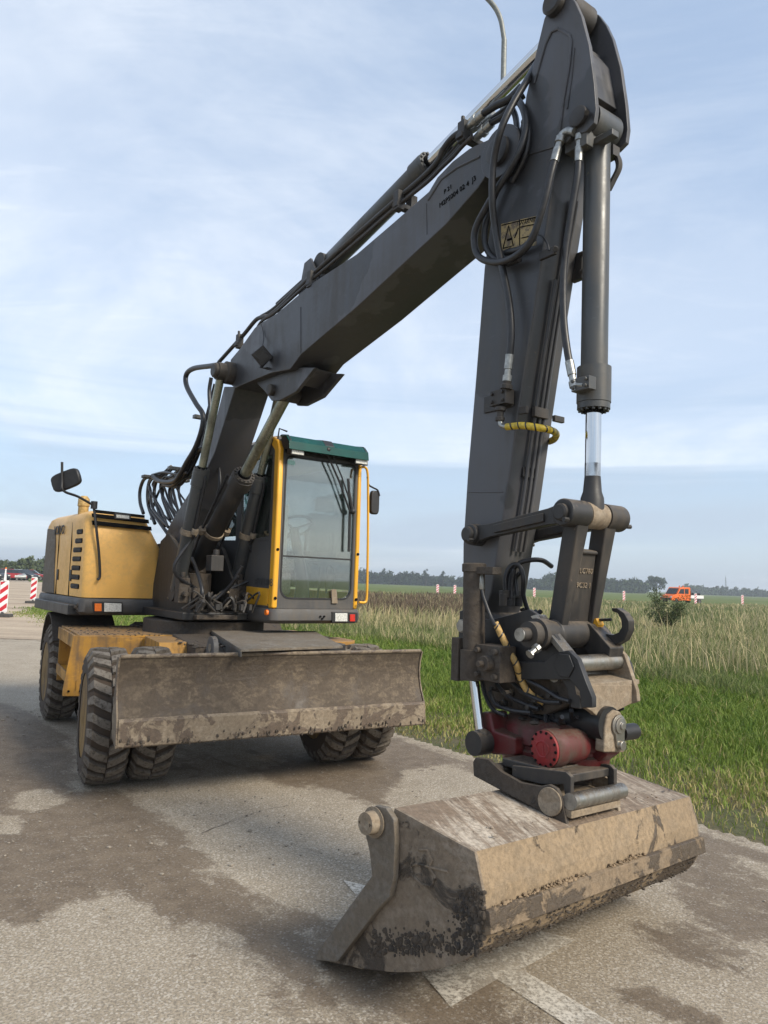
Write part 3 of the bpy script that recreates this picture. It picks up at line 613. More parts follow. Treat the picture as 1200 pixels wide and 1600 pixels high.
# ================================================================== STREET LAMP
p = at_px(770, dist=10.2); lamp = empty('street_lamp', (p[0], p[1], 0), 'grey steel street lamp post curving left above the boom tip', 'street lamp')
m = MB(); x0, y0 = p; zt = 9.55
m.tube([(x0, y0, -.05), (x0, y0, 1.2), (x0, y0, 1.22), (x0, y0, zt)], [.075, .07, .055, .04], 16); build('pole', m, M['galv'], lamp)
m = MB(); m.tube(spline([(x0, y0, zt), (x0-.07, y0, zt+.35), (x0-.22, y0, zt+.6), (x0-.5, y0, zt+.82), (x0-1.1, y0, zt+1.02), (x0-1.6, y0, zt+1.1)], 8), .036, 12); build('lamp_arm', m, M['galv'], lamp)
m = MB(); m.tube([(x0-1.5, y0, zt+1.08), (x0-1.65, y0, zt+1.10), (x0-2.1, y0, zt+1.18), (x0-2.25, y0, zt+1.2)], [.04, .12, .13, .04], 12); build('lamp_head', m, M['bumper'], lamp)
# ================================================================== TRUCK AND CARS
M['orangep'] = simple('orange_car_paint', (.72, .135, .012), .3, 0, .06, 3); M['white'] = simple('white_panel', (.66, .66, .64), .5); M['tyre2'] = simple('plain_rubber', (.02, .02, .02), .9)
def wheel2(fr, a, l0, l1, r, root, hub):
    m = MB(); m.cyl(fr.w(a, l0, r), fr.w(a, l1, r), r, 18); wv = build('wheel', m, M['tyre2'], root, .02)
    m = MB(); s_ = 1 if l1 > l0 else -1; m.cyl(fr.w(a, l1, r), fr.w(a, l1+s_*.015, r), r*.58, 14); build('rim', m, hub, wv)
p = at_px(1064, dist=97); T = Frame(p, -62); root = empty('flatbed_truck', (p[0], p[1], 0), 'orange crew cab flatbed truck with white bed on the far road', 'truck')
m = MB(); m.azpoly(T, [(2.75, .45), (2.8, .75), (2.6, 1.08), (1.85, 1.25), (1.25, 2.05), (1.1, 2.15), (-.55, 2.18), (-.65, 2.1), (-.7, .45)], -.95, .95); build('cab_body', m, M['orangep'], root, .05)
for l_ in (-.965, .94):
    for q_ in ([(1.62, 1.33), (1.20, 1.93), (.55, 1.96), (.55, 1.33)], [(.42, 1.33), (.42, 1.96), (-.3, 1.96), (-.3, 1.33)]): m = MB(); m.azpoly(T, q_, l_, l_+.025); build('side_window', m, M['carglass'], root)
m = MB(); m.hull8([T.w(1.90, -.82, 1.28), T.w(1.90, .82, 1.28), T.w(1.33, .75, 2.0), T.w(1.33, -.75, 2.0)], [T.w(1.92, -.82, 1.30), T.w(1.92, .82, 1.30), T.w(1.35, .75, 2.02), T.w(1.35, -.75, 2.02)]); build('windscreen', m, M['carglass'], root)
m = MB(); m.box(T, 2.74, 0, .62, .16, 1.5, .3); build('grille', m, M['plastic'], root, .02)
for s_ in (-1, 1): m = MB(); m.box(T, 2.76, s_*.75, .88, .1, .3, .16); build('headlight', m, M['lens'], root, .02)
m = MB(); m.box(T, -1.95, 0, .72, 2.4, 1.9, .12); build('bed_floor', m, M['bumper'], root, .01)
for s_ in (-1, 1): m = MB(); m.box(T, -1.95, s_*.96, .98, 2.4, .04, .4); build('bed_side', m, M['white'], root, .01)
m = MB(); m.box(T, -3.16, 0, .98, .04, 1.9, .4); build('tailboard', m, M['white'], root, .01)
m = MB(); m.box(T, -.85, 0, 1.35, .05, 1.8, .7)
for i in range(3): m.box(T, -1.3-i*.6, 0, 1.35, .05, 1.7, .25)
m.box(T, -1.9, .2, 1.32, 1.8, 1.1, .3); build('load', m, M['plastic'], root, .02)
for a, l in ((.2, .5), (-.3, -.5)): m = MB(); m.cyl(T.w(a, l, 2.18), T.w(a, l, 2.38), .07, 10); build('beacon', m, M['orange'], root)
for a in (1.95, -2.35):
    for s_ in (-1, 1): wheel2(T, a, s_*.72, s_*.97, .36, root, M['bumper'])
def car(P, h, pm, label, wide=1.0):
    X = Frame(P, h); root = empty('parked_car', (P[0], P[1], 0), label, 'car', 'cars parked beyond the sandy lot')
    m = MB(); m.azpoly(X, [(2.15, .3), (2.2, .6), (1.95, .82), (1.0, .95), (-1.9, 1.0), (-2.15, .9), (-2.2, .35)], -.85, .85); build('body', m, pm, root, .06)
    m = MB(); m.hull8([X.w(1.1, -.8, .94), X.w(1.1, .8, .94), X.w(-1.85, .8, .97), X.w(-1.85, -.8, .97)], [X.w(.4, -.62, 1.46), X.w(.4, .62, 1.46), X.w(-1.5*wide, .62, 1.46), X.w(-1.5*wide, -.62, 1.46)]); build('windows', m, M['carglass'], root, .04)
    m = MB(); m.hull8([X.w(.42, -.63, 1.45), X.w(.42, .63, 1.45), X.w(-1.5*wide, .63, 1.45), X.w(-1.5*wide, -.63, 1.45)], [X.w(.3, -.58, 1.5), X.w(.3, .58, 1.5), X.w(-1.4*wide, .58, 1.5), X.w(-1.4*wide, -.58, 1.5)]); build('roof', m, pm, root, .02)
    for a in (1.35, -1.35):
        for s_ in (-1, 1): wheel2(X, a, s_*.66, s_*.86, .32, root, M['fitting'])
    for s_ in (-1, 1): m = MB(); m.box(X, -2.16, s_*.7, .8, .1, .22, .18); build('tail_light', m, M['redlens'], root)
    for s_ in (-1, 1): m = MB(); m.box(X, 2.12, s_*.62, .66, .12, .3, .14); build('headlight', m, M['lens'], root)
M['cardark'] = simple('dark_car_paint', (.035, .04, .045), .25, .2); M['carred'] = simple('red_car_paint', (.28, .02, .025), .25); M['carsilver'] = simple('silver_car_paint', (.34, .36, .36), .3, .5)
for x, d, h, pm, lb in ((-8, 96, 60, 'cardark', 'dark grey car at the left picture edge behind the striped board'), (14, 99, 150, 'carred', 'red car parked second from the left beyond the sandy lot'), (27, 101, 35, 'carsilver', 'silver car parked beyond the sandy lot, left of the dark one'), (38, 104, 70, 'cardark', 'dark car parked nearest to the second striped board'), (49, 106, 110, 'carred', 'dark red car partly hidden behind the second striped board')):
    car(at_px(x, dist=d), h, M[pm], lb)
# a mast on the horizon
p = at_px(1134, dist=700); mast = empty('radio_mast', (p[0], p[1], 0), 'thin lattice radio mast on the horizon at the right', 'mast')
m = MB()
for i in range(3):
    a = i*2.094; m.tube([(p[0]+cos(a)*1.2, p[1]+sin(a)*1.2, 0), (p[0]+cos(a)*.25, p[1]+sin(a)*.25, 17)], .1, 5)
for i in range(9):
    r = 1.2-.1*i; 
    for j in range(3): a = j*2.094; b_ = a+2.094; m.tube([(p[0]+cos(a)*r, p[1]+sin(a)*r, i*1.8), (p[0]+cos(b_)*(r-.1), p[1]+sin(b_)*(r-.1), i*1.8+1.8)], .06, 4)
build('lattice', m, M['bumper'], mast)
m = MB(); m.cyl((p[0], p[1], 17), (p[0], p[1], 19), .08, 6); build('antenna', m, M['bumper'], mast)
# ================================================================== HAZE
m = MB(); m.add([(x, y, z) for z in (-1.2, 26) for x, y in ((-1500, -60), (1500, -60), (1500, 1900), (-1500, 1900))], [(3, 2, 1, 0), (4, 5, 6, 7), (0, 1, 5, 4), (1, 2, 6, 5), (2, 3, 7, 6), (3, 0, 4, 7)])
hm = bpy.data.materials.new('air'); hm.use_nodes = True; ht = NT(hm.node_tree); ht.n.clear()
pvn = ht.node('ShaderNodeVolumePrincipled', i_Density=0.0006); pvn.inputs['Color'].default_value = (.86, .93, 1.0, 1); pvn.inputs['Anisotropy'].default_value = .2
ht.node('ShaderNodeOutputMaterial', i_Volume=pvn.outputs[0])
hz = build('haze', m, hm, None, 0); hz['kind'] = 'stuff'
# loose stones and mud crumbs on the asphalt
P = np.column_stack([rng.uniform(-4, 4, 5200), 1.6+7.5*rng.random(5200)**1.4]); P = P[(np.abs(P[:, 0]) < .6*P[:, 1]+.2) & (((P-ED0)@EDN) < -.05)]
clump = smooth_noise(P, 1.1, 31); P = P[rng.random(len(P)) < np.clip(.25+clump*1.3, .04, 1)]
m = MB()
for x_, y_ in P:
    r = rng.gamma(2.0, .0017)+.0012; m.sphere((x_, y_, .002+r*.3), r, 5, (rng.uniform(.8, 1.7), rng.uniform(.8, 1.7), .6))
o = build('loose_grit', m, M['roadside'], None, 0); o['kind'] = 'stuff'; tag(o, 'scattered grit and small stones lying on the muddy asphalt', 'grit')
# ================================================================== EXCAVATOR
ORG = U.w(0, 0, 0)
X = empty('wheeled_excavator', (ORG[0], ORG[1], 0), 'wheeled excavator with yellow hood, dark grey boom, dozer blade and muddy bucket', 'excavator')
def part(name, mb, m, parent=X, bevel=0.004, **kw): return build(name, mb, M[m] if isinstance(m, str) else m, parent, bevel, **kw)

# ---------------- wheels
def tyre_mb(fr, a, l, R=0.49, wd=0.29, seed=0):
    m = MB(); c0 = fr.w(a, l, R); n = 40
    prof = [(-.145, .30), (-.15, .36), (-.138, .42), (-.115, .448), (-.05, .458), (.05, .458), (.115, .448), (.138, .42), (.15, .36), (.145, .30)]
    prof = [(x*wd/.29, r*R/.49) for x, r in prof]
    vs = []; fs = []
    for k in range(n):
        th = 2*pi*k/n
        for x, r in prof: vs.append(c0+x*fr.L+r*(cos(th)*fr.F+sin(th)*fr.Z))
    q = len(prof)
    for k in range(n):
        for j in range(q-1): fs.append((k*q+j, k*q+j+1, ((k+1) % n)*q+j+1, ((k+1) % n)*q+j))
    m.add(vs, fs); nb = len(m.v); rr = np.random.default_rng(seed)
    # staggered chevron lugs, moulded with the carcass
    nl = 26
    for side in (-1, 1):
        for k in range(nl):
            th0 = 2*pi*(k+(0.5 if side > 0 else 0))/nl+rr.normal(0, .006)
            def pt(x, th, r): return c0+side*x*fr.L+r*(cos(th)*fr.F+sin(th)*fr.Z)
            hw = 0.075; sk = 0.13                     # half width (rad), skew
            for (xa, xb, sa, sb) in ((0.004, .068, 0, .45), (.068, .118, .45, 1.0)):
                xa *= wd/.29; xb *= wd/.29
                ra = R-.002-rr.random()*.004; rb = R-(.004 if xb < .1 else .012)
                b0 = [pt(xa, th0+sk*sa-hw, R-.05), pt(xa, th0+sk*sa+hw, R-.05), pt(xb, th0+sk*sb+hw, R-.055), pt(xb, th0+sk*sb-hw, R-.055)]
                t0 = [pt(xa, th0+sk*sa-hw*.82, ra), pt(xa, th0+sk*sa+hw*.82, ra), pt(xb, th0+sk*sb+hw*.82, rb), pt(xb, th0+sk*sb-hw*.82, rb)]
                if side > 0: m.hull8(b0, t0)
                else: m.hull8(b0[::-1], t0[::-1])
            # shoulder block running down the sidewall
            xs = .118*wd/.29; xe = .150*wd/.29
            b0 = [pt(xs, th0+sk-hw, R-.06), pt(xs, th0+sk+hw, R-.06), pt(xe-.012, th0+sk+hw, R-.10), pt(xe-.012, th0+sk-hw, R-.10)]
            t0 = [pt(xs, th0+sk-hw*.82, R-.012), pt(xs, th0+sk+hw*.82, R-.012), pt(xe, th0+sk+hw*.75, R-.075), pt(xe, th0+sk-hw*.75, R-.075)]
            if side > 0: m.hull8(b0, t0)
            else: m.hull8(b0[::-1], t0[::-1])
    return m, nb
WB = 2.62
for a in (0.0, -WB):
    for side in (-1, 1):
        for which, l in (('outer', 1.075), ('inner', 0.755)):
            l *= side; fr = Frame(C.w(a, l, 0)[:2], 30 - (4 if a == 0 else 0))
            m = MB(); sgn = 1 if l > 0 else -1
            p = lambda t: fr.w(0, t*sgn, .49)
            m.pipe(p(-.14), p(.14), [(0, .30), (.02, .305), (.03, .27), (.06, .255), (.22, .255), (.25, .27), (.26, .305), (.28, .30)], 30)
            if which == 'outer': m.pipe(p(-.06), p(.16), [(0, .25), (.05, .25), (.06, .17), (.13, .16), (.16, .10), (.2, .09)], 24)
            for k in range(8):
                th = k*pi/4; q = fr.w(.205*cos(th), .01*sgn, .49+.205*sin(th)); m.cyl(q, q+fr.L*sgn*.03, .014, 6)
            wh = part('wheel', m, 'rim')
            m, nb = tyre_mb(fr, 0, 0, seed=int(a*10+l*100) % 97)
            ty = build('tyre', m, M['tyre'], wh, 0.0, sharp=25)
            at = ty.data.attributes.new('lug', 'FLOAT', 'POINT'); vals = np.zeros(len(m.v), np.float32)
            L = np.arange(nb, len(m.v)); vals[L] = ((L-nb) % 8 >= 4).astype(np.float32); at.data.foreach_set('value', vals)
for a in (0, -WB):
    m = MB(); m.cyl(C.w(a, -.9, .49), C.w(a, .9, .49), .10, 16); m.box(C, a, 0, .5, .34, .42, .34); part('axle', m, 'muddark', bevel=.02)

# ---------------- undercarriage
m = MB()
m.azpoly(C, [(.42, .62), (.42, .92), (-.2, 1.0), (-2.6, 1.0), (-3.1, .9), (-3.1, .62), (-2.2, .52), (-.4, .52)], -.36, .36)
part('chassis_frame', m, 'muddark', bevel=.01)
m = MB(); m.cyl(C.w(-1.2, 0, .98), C.w(-1.2, 0, 1.12), .56, 40); part('slewing_ring', m, 'muddark', bevel=.006)
# yellow step and storage box on the right flank
m = MB()
a0, a1 = -.72, -1.95; lo, li = -1.18, -.42
fp = [C.ps(x, y, a0) for x, y in ((115, 993), (252, 998), (240, 1024), (200, 1050), (165, 1088), (97, 1088), (98, 1078))]
m.lzpoly(C, fp, a0, a0-.02)
part('box_front_plate', m, 'mudyel')
zt = fp[0][1]
m = MB(); m.box(C, (a0+a1)/2, (lo+li)/2+.01, zt-.012, abs(a1-a0)-.03, li-lo, .022); part('box_tread_plate', m, 'mudyel')
m = MB(); m.box(C, (a0+a1)/2-.02, lo-.002, zt-.07, abs(a1-a0), .022, .11); part('box_top_rail', m, 'mudyel')
m = MB(); m.box(C, (a0+a1)/2, lo+.26, zt-.27, abs(a1-a0)-.05, .02, .5); m.box(C, (a0+a1)/2, lo+.13, .62, abs(a1-a0)-.05, .26, .02); part('box_inner_panel', m, 'cabyel')
m = MB(); m.box(C, (a0+a1)/2, lo, .60, abs(a1-a0), .02, .09); part('step_rail', m, 'mudyel')
m = MB(); m.box(C, a1, (lo+li)/2, zt-.27, .02, li-lo, .5); part('box_rear_plate', m, 'mudyel')
m = MB()
for px in ((107, 1080), (125, 1080)):
    l, z = C.ps(px[0], px[1], a0+.004); m.cyl(C.w(a0, l, z), C.w(a0+.012, l, z), .009, 8)
part('box_bolts', m, 'void', bevel=0)
# clods lying on the tread plate
def clods(name, fr, a0_, a1_, l0, l1, z, n, r0, r1, mm='muddark', parent=X):
    m = MB()
    for i in range(n):
        r = rng.uniform(r0, r1); m.sphere(fr.w(rng.uniform(a0_, a1_), rng.uniform(l0, l1), z+r*.2), r, 7, (rng.uniform(.7, 1.5), rng.uniform(.7, 1.5), rng.uniform(.4, .8)))
    o = build(name, m, M[mm], parent); o['kind'] = 'stuff'; return o
clods('mud_crumbs', C, a1, a0, lo+.02, li, zt-.004, 240, .004, .012)
clods('mud_crumbs', C, -.45, .25, -.5, .3, .985, 140, .006, .022)
# rear mudguards
for side in (-1, 1):
    m = MB(); pts = []
    for th in np.linspace(radians(35), radians(165), 12): pts.append((-WB+.60*cos(th), .50+.60*sin(th)))
    inn = [(-WB+.575*cos(th), .50+.575*sin(th)) for th in np.linspace(radians(165), radians(35), 12)]
    for i in range(11):
        a_, z_ = pts[i]; b_, y_ = pts[i+1]; c_, w_ = inn[10-i]; d_, v_ = inn[11-i]
        q0 = [C.w(a_, side*.62, z_), C.w(b_, side*.62, y_), C.w(c_, side*.62, w_), C.w(d_, side*.62, v_)]
        q1 = [p+side*.60*C.L for p in q0]; m.hull8(*((q0, q1) if side < 0 else (q1, q0)))
    part('mudguard', m, 'muddark', bevel=0)
    m = MB(); m.box(C, -WB-.60, side*.92, .70, .02, .55, .46); part('mud_flap', m, 'plate')
# tool box and tread deck between the flanks
m = MB(); m.azpoly(C, [(.05, .80), (.05, .98), (-.66, 1.02), (-.66, .80)], -.44, .44); part('front_deck', m, 'muddark', bevel=.01)
m = MB(); m.azpoly(C, [(-.1, .74), (-.2, .99), (-.70, 1.0), (-.70, .74)], -.66, -.40); part('step_bracket', m, 'mudyel', bevel=.006)
# blade cover plate, its lug, and the blade arms
m = MB(); tp = [C.pz(x, y, z) for x, y, z in ((330, 985, 1.05), (492, 986, 1.05), (536, 1007, 1.04), (376, 1012, 1.04))]
front = max(tp[2][0], tp[3][0])
cov = [(tp[0][0], tp[0][1], 1.05), (tp[1][0], tp[1][1], 1.05), (tp[2][0], tp[2][1], 1.03), (tp[3][0], tp[3][1], 1.03)]
m.prism([C.w(*q) for q in cov], (0, 0, -.02)); part('cover_plate', m, 'plate', bevel=.003)
m = MB(); m.box(C, (cov[0][0]+cov[3][0])/2-.12, (tp[0][1]+tp[1][1])/2, .92, abs(cov[0][0]-cov[3][0])*.5, abs(tp[1][1]-tp[0][1])*.75, .18); part('cover_box', m, 'black', bevel=.01)
m = MB(); D3 = lambda q, dz: C.w(q[0], q[1], q[2]-dz)
m.hull8([D3(cov[0], .02), D3(cov[3], .02), D3(cov[3], .055), D3(cov[0], .15)], [p+C.L*.012 for p in (D3(cov[0], .02), D3(cov[3], .02), D3(cov[3], .055), D3(cov[0], .15))]); part('cover_side_plate', m, 'cylp', bevel=.003)
for l_ in (-.40,):
    m = MB(); cpt = (.40, 1.0)
    out = [(cpt[0]-.09, .80), (cpt[0]-.09, 1.0)] + [(cpt[0]+.085*cos(t), cpt[1]+.085*sin(t)) for t in np.linspace(pi*.95, 0.05, 8)] + [(cpt[0]+.10, .80)]
    m.azpoly(C, out, l_-.03, l_+.01); lug = part('lifting_lug', m, 'bumper')
    m = MB(); m.cyl(C.w(cpt[0], l_-.034, cpt[1]), C.w(cpt[0], l_+.014, cpt[1]), .03, 14); build('lug_hole', m, M['bracket'], lug)
m = MB()
for l_ in (-.42, .42): m.azpoly(C, [(.2, .5), (.2, .66), (.72, .66), (.72, .46)], l_-.05, l_+.05)
part('blade_arm', m, 'muddark', bevel=.008)
for l_ in (-.2, .2):
    m = MB(); m.pipe(C.w(.3, l_, .85), C.w(.72, l_, .60), [(0, .05), (.3, .05), (.31, .03), (.49, .03)], 16); part('blade_cylinder', m, 'cylp')
# the blade: curved mouldboard read off its outline at a=.78
ab = .80
tl, tr = C.ps(190, 1027, ab-.02), C.ps(661, 1019, ab-.02); bl_, br = C.ps(180, 1168, ab), C.ps(659, 1133, ab); ml, mr = C.ps(183, 1127, ab), C.ps(657, 1098, ab)
l0b, l1b = tl[0]-.0, tr[0]+.0; zt_, zb, zm = (tl[1]+tr[1])/2, (bl_[1]+br[1])/2, (ml[1]+mr[1])/2
nseg = 10; prof = []
for i in range(nseg+1):
    t = i/nseg; z = zm+(zt_-zm)*t; prof.append((ab-.10*sin(pi*(.05+.72*t))+.015, z))
back = [(a-.018, z) for a, z in prof]
m = MB()
outl = prof + back[::-1]
for i in range(nseg):
    q0 = [C.w(prof[i][0], l0b, prof[i][1]), C.w(prof[i+1][0], l0b, prof[i+1][1]), C.w(back[i+1][0], l0b, back[i+1][1]), C.w(back[i][0], l0b, back[i][1])]
    q1 = [p+(l1b-l0b)*C.L for p in q0]; m.hull8(q0, q1)
bl = part('dozer_blade', m, 'blade', bevel=0)
m = MB(); m.azpoly(C, [(ab+.012, zm+.012), (ab+.028, zm-.004), (ab+.03, zb+.01), (ab+.02, zb), (ab-.004, zb), (ab-.004, zm+.012)], l0b, l1b); part('cutting_edge', m, 'bladeedge', bl, .003)
m = MB(); m.tube([C.w(prof[-1][0]-.004, l0b, zt_+.004), C.w(prof[-1][0]-.004, l1b, zt_+.004)], .014, 8); part('top_rim', m, 'bladeedge', bl, 0)
for l_ in (l0b-.012, l1b+.002):
    m = MB(); m.azpoly(C, [(a+.012, z) for a, z in prof[::2]] + [(prof[-1][0]-.05, zt_), (prof[0][0]-.14, zm), (ab-.1, zb+.04), (ab+.02, zb), (ab+.03, zb+.02)], l_, l_+.012); part('side_rim', m, 'bladeedge', bl, .003)
for l_ in (-.42, 0, .42):
    m = MB(); m.azpoly(C, [(prof[2][0]-.025, zm), (prof[-2][0]-.025, zt_-.06), (prof[-2][0]-.10, zt_-.1), (prof[2][0]-.16, zm)], l_-.012, l_+.012); part('blade_rib', m, 'blade', bl)
# mud caked on the lower edge
m = MB()
for i in range(150):
    l_ = rng.uniform(l0b, l1b); z_ = zb+abs(rng.normal(0, .035)); r = rng.uniform(.004, .014)
    m.sphere(C.w(ab+.03, l_, z_), r, 7, (.5, 1.3, 1.0))
o = build('caked_mud', m, M['muddark'], bl); o['kind'] = 'stuff'

# ---------------- upper frame
m = MB(); m.azpoly(U, [(.52, 1.14), (.52, 1.21), (-2.2, 1.21), (-2.2, 1.14)], -.34, .28); m.azpoly(U, [(-.62, 1.12), (-.62, 1.22), (-2.1, 1.22), (-2.1, 1.12)], -1.0, 1.1); part('upper_deck', m, 'black', bevel=.01)
m = MB(); m.azpoly(U, [(.60, 1.15), (.60, 1.19), (.3, 1.19), (.3, 1.15)], -.24, .14); part('front_crossbeam', m, 'muddark', bevel=.008)
for l_ in (-.24, .20):
    m = MB(); m.azpoly(U, [(.42, 1.2), (.36, 1.45), (.05, 1.78), (-.22, 1.92), (-.42, 1.85), (-.62, 1.2)], l_, l_+.04); part('boom_bracket', m, 'greyd', bevel=.006)
m = MB(); m.lzpoly(U, [(-.19, 1.22), (.19, 1.22), (.19, 1.55), (-.19, 1.55)], -.35, -.37); part('slew_motor_cover', m, 'muddark')
m = MB(); m.cyl(U.w(-.1, .02, 1.22), U.w(-.1, .02, 1.55), .14, 20); m.cyl(U.w(-.1, .02, 1.55), U.w(-.1, .02, 1.62), .09, 16); part('slew_motor', m, 'muddark', bevel=.01)
# ---------------- engine hood
sf = -.55
def fs_(x, y, a=sf): l, z = U.ps(x, y, a); return (l, z)
fbl, fbr = fs_(129, 933), fs_(251, 936); ftl, ftr = fs_(141, 797), fs_(236, 803)
zb_ = (fbl[1]+fbr[1])/2; zt_h = (ftl[1]+ftr[1])/2
lo_ = fbl[0]; li_ = fbr[0]; lot = ftl[0]; lit = ftr[0]; ar = -2.3
def rrect(l0, l1, a0, a1, z, rad, n=5):
    out = []
    for (cl, ca, s) in ((l0+rad, a0-rad, (pi, pi/2)), (l1-rad, a0-rad, (pi/2, 0)), (l1-rad, a1+rad, (0, -pi/2)), (l0+rad, a1+rad, (-pi/2, -pi))):
        for t in np.linspace(s[0], s[1], n): out.append((cl+rad*cos(t), ca+rad*sin(t), z))
    return out
def loft(fr, rings, cap=True):
    m = MB(); n = len(rings[0]); vs = [fr.w(a, l, z) for ring in rings for l, a, z in ring]; fs = []
    for j in range(len(rings)-1):
        for i in range(n): k = (i+1) % n; fs.append((j*n+i, (j+1)*n+i, (j+1)*n+k, j*n+k))
    if cap: fs.append(tuple(range(n))); fs.append(tuple(range(len(rings)*n-1, (len(rings)-1)*n-1, -1)))
    return m.add(vs, fs)
hood = loft(U, [rrect(lo_, li_, sf, ar, zb_, .07), rrect(lo_-.005, li_-.004, sf+.01, ar, zb_+.25, .08), rrect(lo_, li_-.02, sf, ar, zb_+.5, .09), rrect(lot-.02, lit+.01, sf-.03, ar+.03, zt_h-.10, .10), rrect(lot-.0, lit-.01, sf-.06, ar+.08, zt_h-.035, .10), rrect(lot+.05, lit-.05, sf-.11, ar+.14, zt_h, .08), rrect(lot+.2, lit-.15, sf-.3, ar+.4, zt_h+.012, .08)])
hd = part('engine_hood', hood, 'yellow', bevel=0, sharp=60)
def hood_l(z): # outer side position at height z
    zs = [zb_, zb_+.25, zb_+.5, zt_h-.10, zt_h]; ls = [lo_, lo_-.005, lo_, lot-.02, lot]; return float(np.interp(z, zs, ls))
# louvres beside the front corner
for k in range(7):
    z = zb_+.10+k*(zt_h-zb_-.30)/6; hl = hood_l(z)-.004; m = MB()
    aa = sf-.15; ab_ = sf-.46-.0*k; hh = .026
    if k >= 5: ab_ += .05*(k-4)
    pts = [(aa, z-hh), (aa+.015, z), (aa, z+hh*.8), (ab_+.03, z+hh*.9), (ab_, z+hh*.5), (ab_, z-hh*.6), (ab_+.03, z-hh)]
    m.azpoly(U, pts, hl, hl+.02); lv = part('air_intake', m, 'void', hd, .002)
    m = MB()
    for q in (-.5, .0, .5): m.box(U, (aa+ab_)/2, hl-.003, z+hh*q, abs(ab_-aa)*.9, .004, .006)
    part('intake_louvre', m, 'bumper', lv, 0)
# front top slots
def sheet_on_front(px, off=.012, thick=-.02):
    return [U.w(sf+off-.03*max(0, (z-zb_-.3)), l, z) for l, z in (fs_(x, y) for x, y in px)]
for px in (((147, 796), (226, 805), (226, 809), (148, 801)), ((144, 802), (232, 812), (233, 818), (145, 808)), ((144, 813), (236, 823), (237, 829), (145, 820))):
    m = MB(); m.prism(sheet_on_front(px, .02), -.03*U.F); part('front_slot', m, 'void', hd, .002)
m = MB(); m.prism(sheet_on_front(((178, 801), (204, 804), (204, 813), (178, 811)), .03), -.03*U.F); wl = part('hood_work_lamp', m, 'plastic', hd, .004)
m = MB(); m.prism(sheet_on_front(((181, 804), (201, 806), (201, 811), (181, 809)), .034), -.004*U.F); part('lamp_lens', m, 'lens', wl, .001)
# panel gaps, latches, rear quarter
for aa in (-1.08, -1.62):
    m = MB(); m.azpoly(U, [(aa, zb_), (aa+.012, zb_), (aa-.02, zt_h-.1), (aa-.032, zt_h-.1)], lo_-.008, lo_+.05); part('panel_gap', m, 'void', hd, 0)
for aa in (-1.02, -1.56):
    m = MB(); m.box(U, aa, lo_-.008, zb_+.20, .05, .015, .11); part('door_latch', m, 'plastic', hd, .003)
m = MB(); m.azpoly(U, [(-1.68, zb_), (-2.26, zb_), (-2.2, zt_h-.12), (-1.80, zt_h-.15)], lo_-.012, lo_+.03); part('rear_quarter_panel', m, 'plate', hd, .006)
zz_v = zt_h-.17
_vo = U.px(92, 829, lo_-.02); text('maker_lettering', 'VOLVO', .135, U.w(_vo[0], hood_l(_vo[1])-.012, _vo[1]), U.F, (0, 0, 1), M['plastic'], hd, .003)
# hood grab rail
gr = [(133, 806), (147, 788), (149, 800), (151, 830), (155, 870), (156, 900), (152, 906)]
m = MB(); pts = [U.w(sf+.05 if i > 2 else sf+.02, *fs_(x, y, sf+.05)) for i, (x, y) in enumerate(gr)]
m.tube(spline(pts[1:], 5), .013, 8); part('hood_grab_rail', m, 'plastic', bevel=0)
m = MB(); e0 = U.w(sf+.03, *fs_(147, 790, sf+.03)); e1 = U.w(sf+.12, *fs_(96, 765, sf+.12)); e2 = U.w(sf+.12, *fs_(97, 722, sf+.12))
m.tube(spline([e0, (e0+e1)/2+np.array([0, 0, .01]), e1+np.array([.02, 0, -.01]), e1+np.array([0, 0, .08]), e2], 5), .012, 8)
m.cyl(e0-np.array([0, 0, .03]), e0+np.array([0, 0, .04]), .03, 12); mir = part('mirror_arm', m, 'plastic', bevel=0)
m = MB(); ctr = U.w(sf+.13, *fs_(101, 750, sf+.13)); rgt = np.array([.92, -.2, .34]); rgt /= np.linalg.norm(rgt); upv = np.array([-.33, 0, .94]); upv -= rgt*np.dot(upv, rgt); upv /= np.linalg.norm(upv)
q = [ctr+rgt*(.145*np.sign(cos(t))*abs(cos(t))**.5)+upv*(.085*np.sign(sin(t))*abs(sin(t))**.5) for t in np.linspace(0, 2*pi, 21)[:-1]]
nn = np.cross(rgt, upv); m.prism(q, nn*.05 if nn[1] > 0 else -nn*.05); part('mirror_housing', m, 'plastic', mir, .015)
# orange beacon stub behind the hood corner
m = MB(); bc = U.w(-1.1, *fs_(131, 786, -1.1)); m.pipe(bc-np.array([0, 0, .12]), bc+np.array([0, 0, .1]), [(0, .05), (.08, .05), (.09, .058), (.16, .055), (.19, .03)], 16); part('hood_beacon', m, M['tansleeve'], bevel=0)
# right bumper
fb = [fs_(127, 959), fs_(262, 963)]; zbb = (fb[0][1]+fb[1][1])/2; lb1 = fs_(262, 950)[0]
m = loft(U, [rrect(lo_-.00, lb1, sf+.0, ar, zbb, .05), rrect(lo_-.035, lb1+.01, sf+.035, ar, zbb+.03, .06), rrect(lo_-.035, lb1+.01, sf+.035, ar, zb_-.035, .06), rrect(lo_-.02, lb1, sf+.02, ar, zb_-.008, .05)]); bp = part('right_bumper', m, 'bumper', bevel=0, sharp=50)
def on_bumper(px, a): return [U.w(a, *fs_(x, y, a)) for x, y in px]
ba = sf+.036
m = MB(); m.prism(on_bumper(((145, 940), (192, 941), (192, 958), (146, 957)), ba+.012), -.03*U.F); hs = part('lamp_housing', m, 'plastic', bp, .004)
m = MB(); m.prism(on_bumper(((148, 943), (159, 943), (159, 955), (148, 955)), ba+.022), -.01*U.F); part('indicator', m, 'orange', hs, .003)
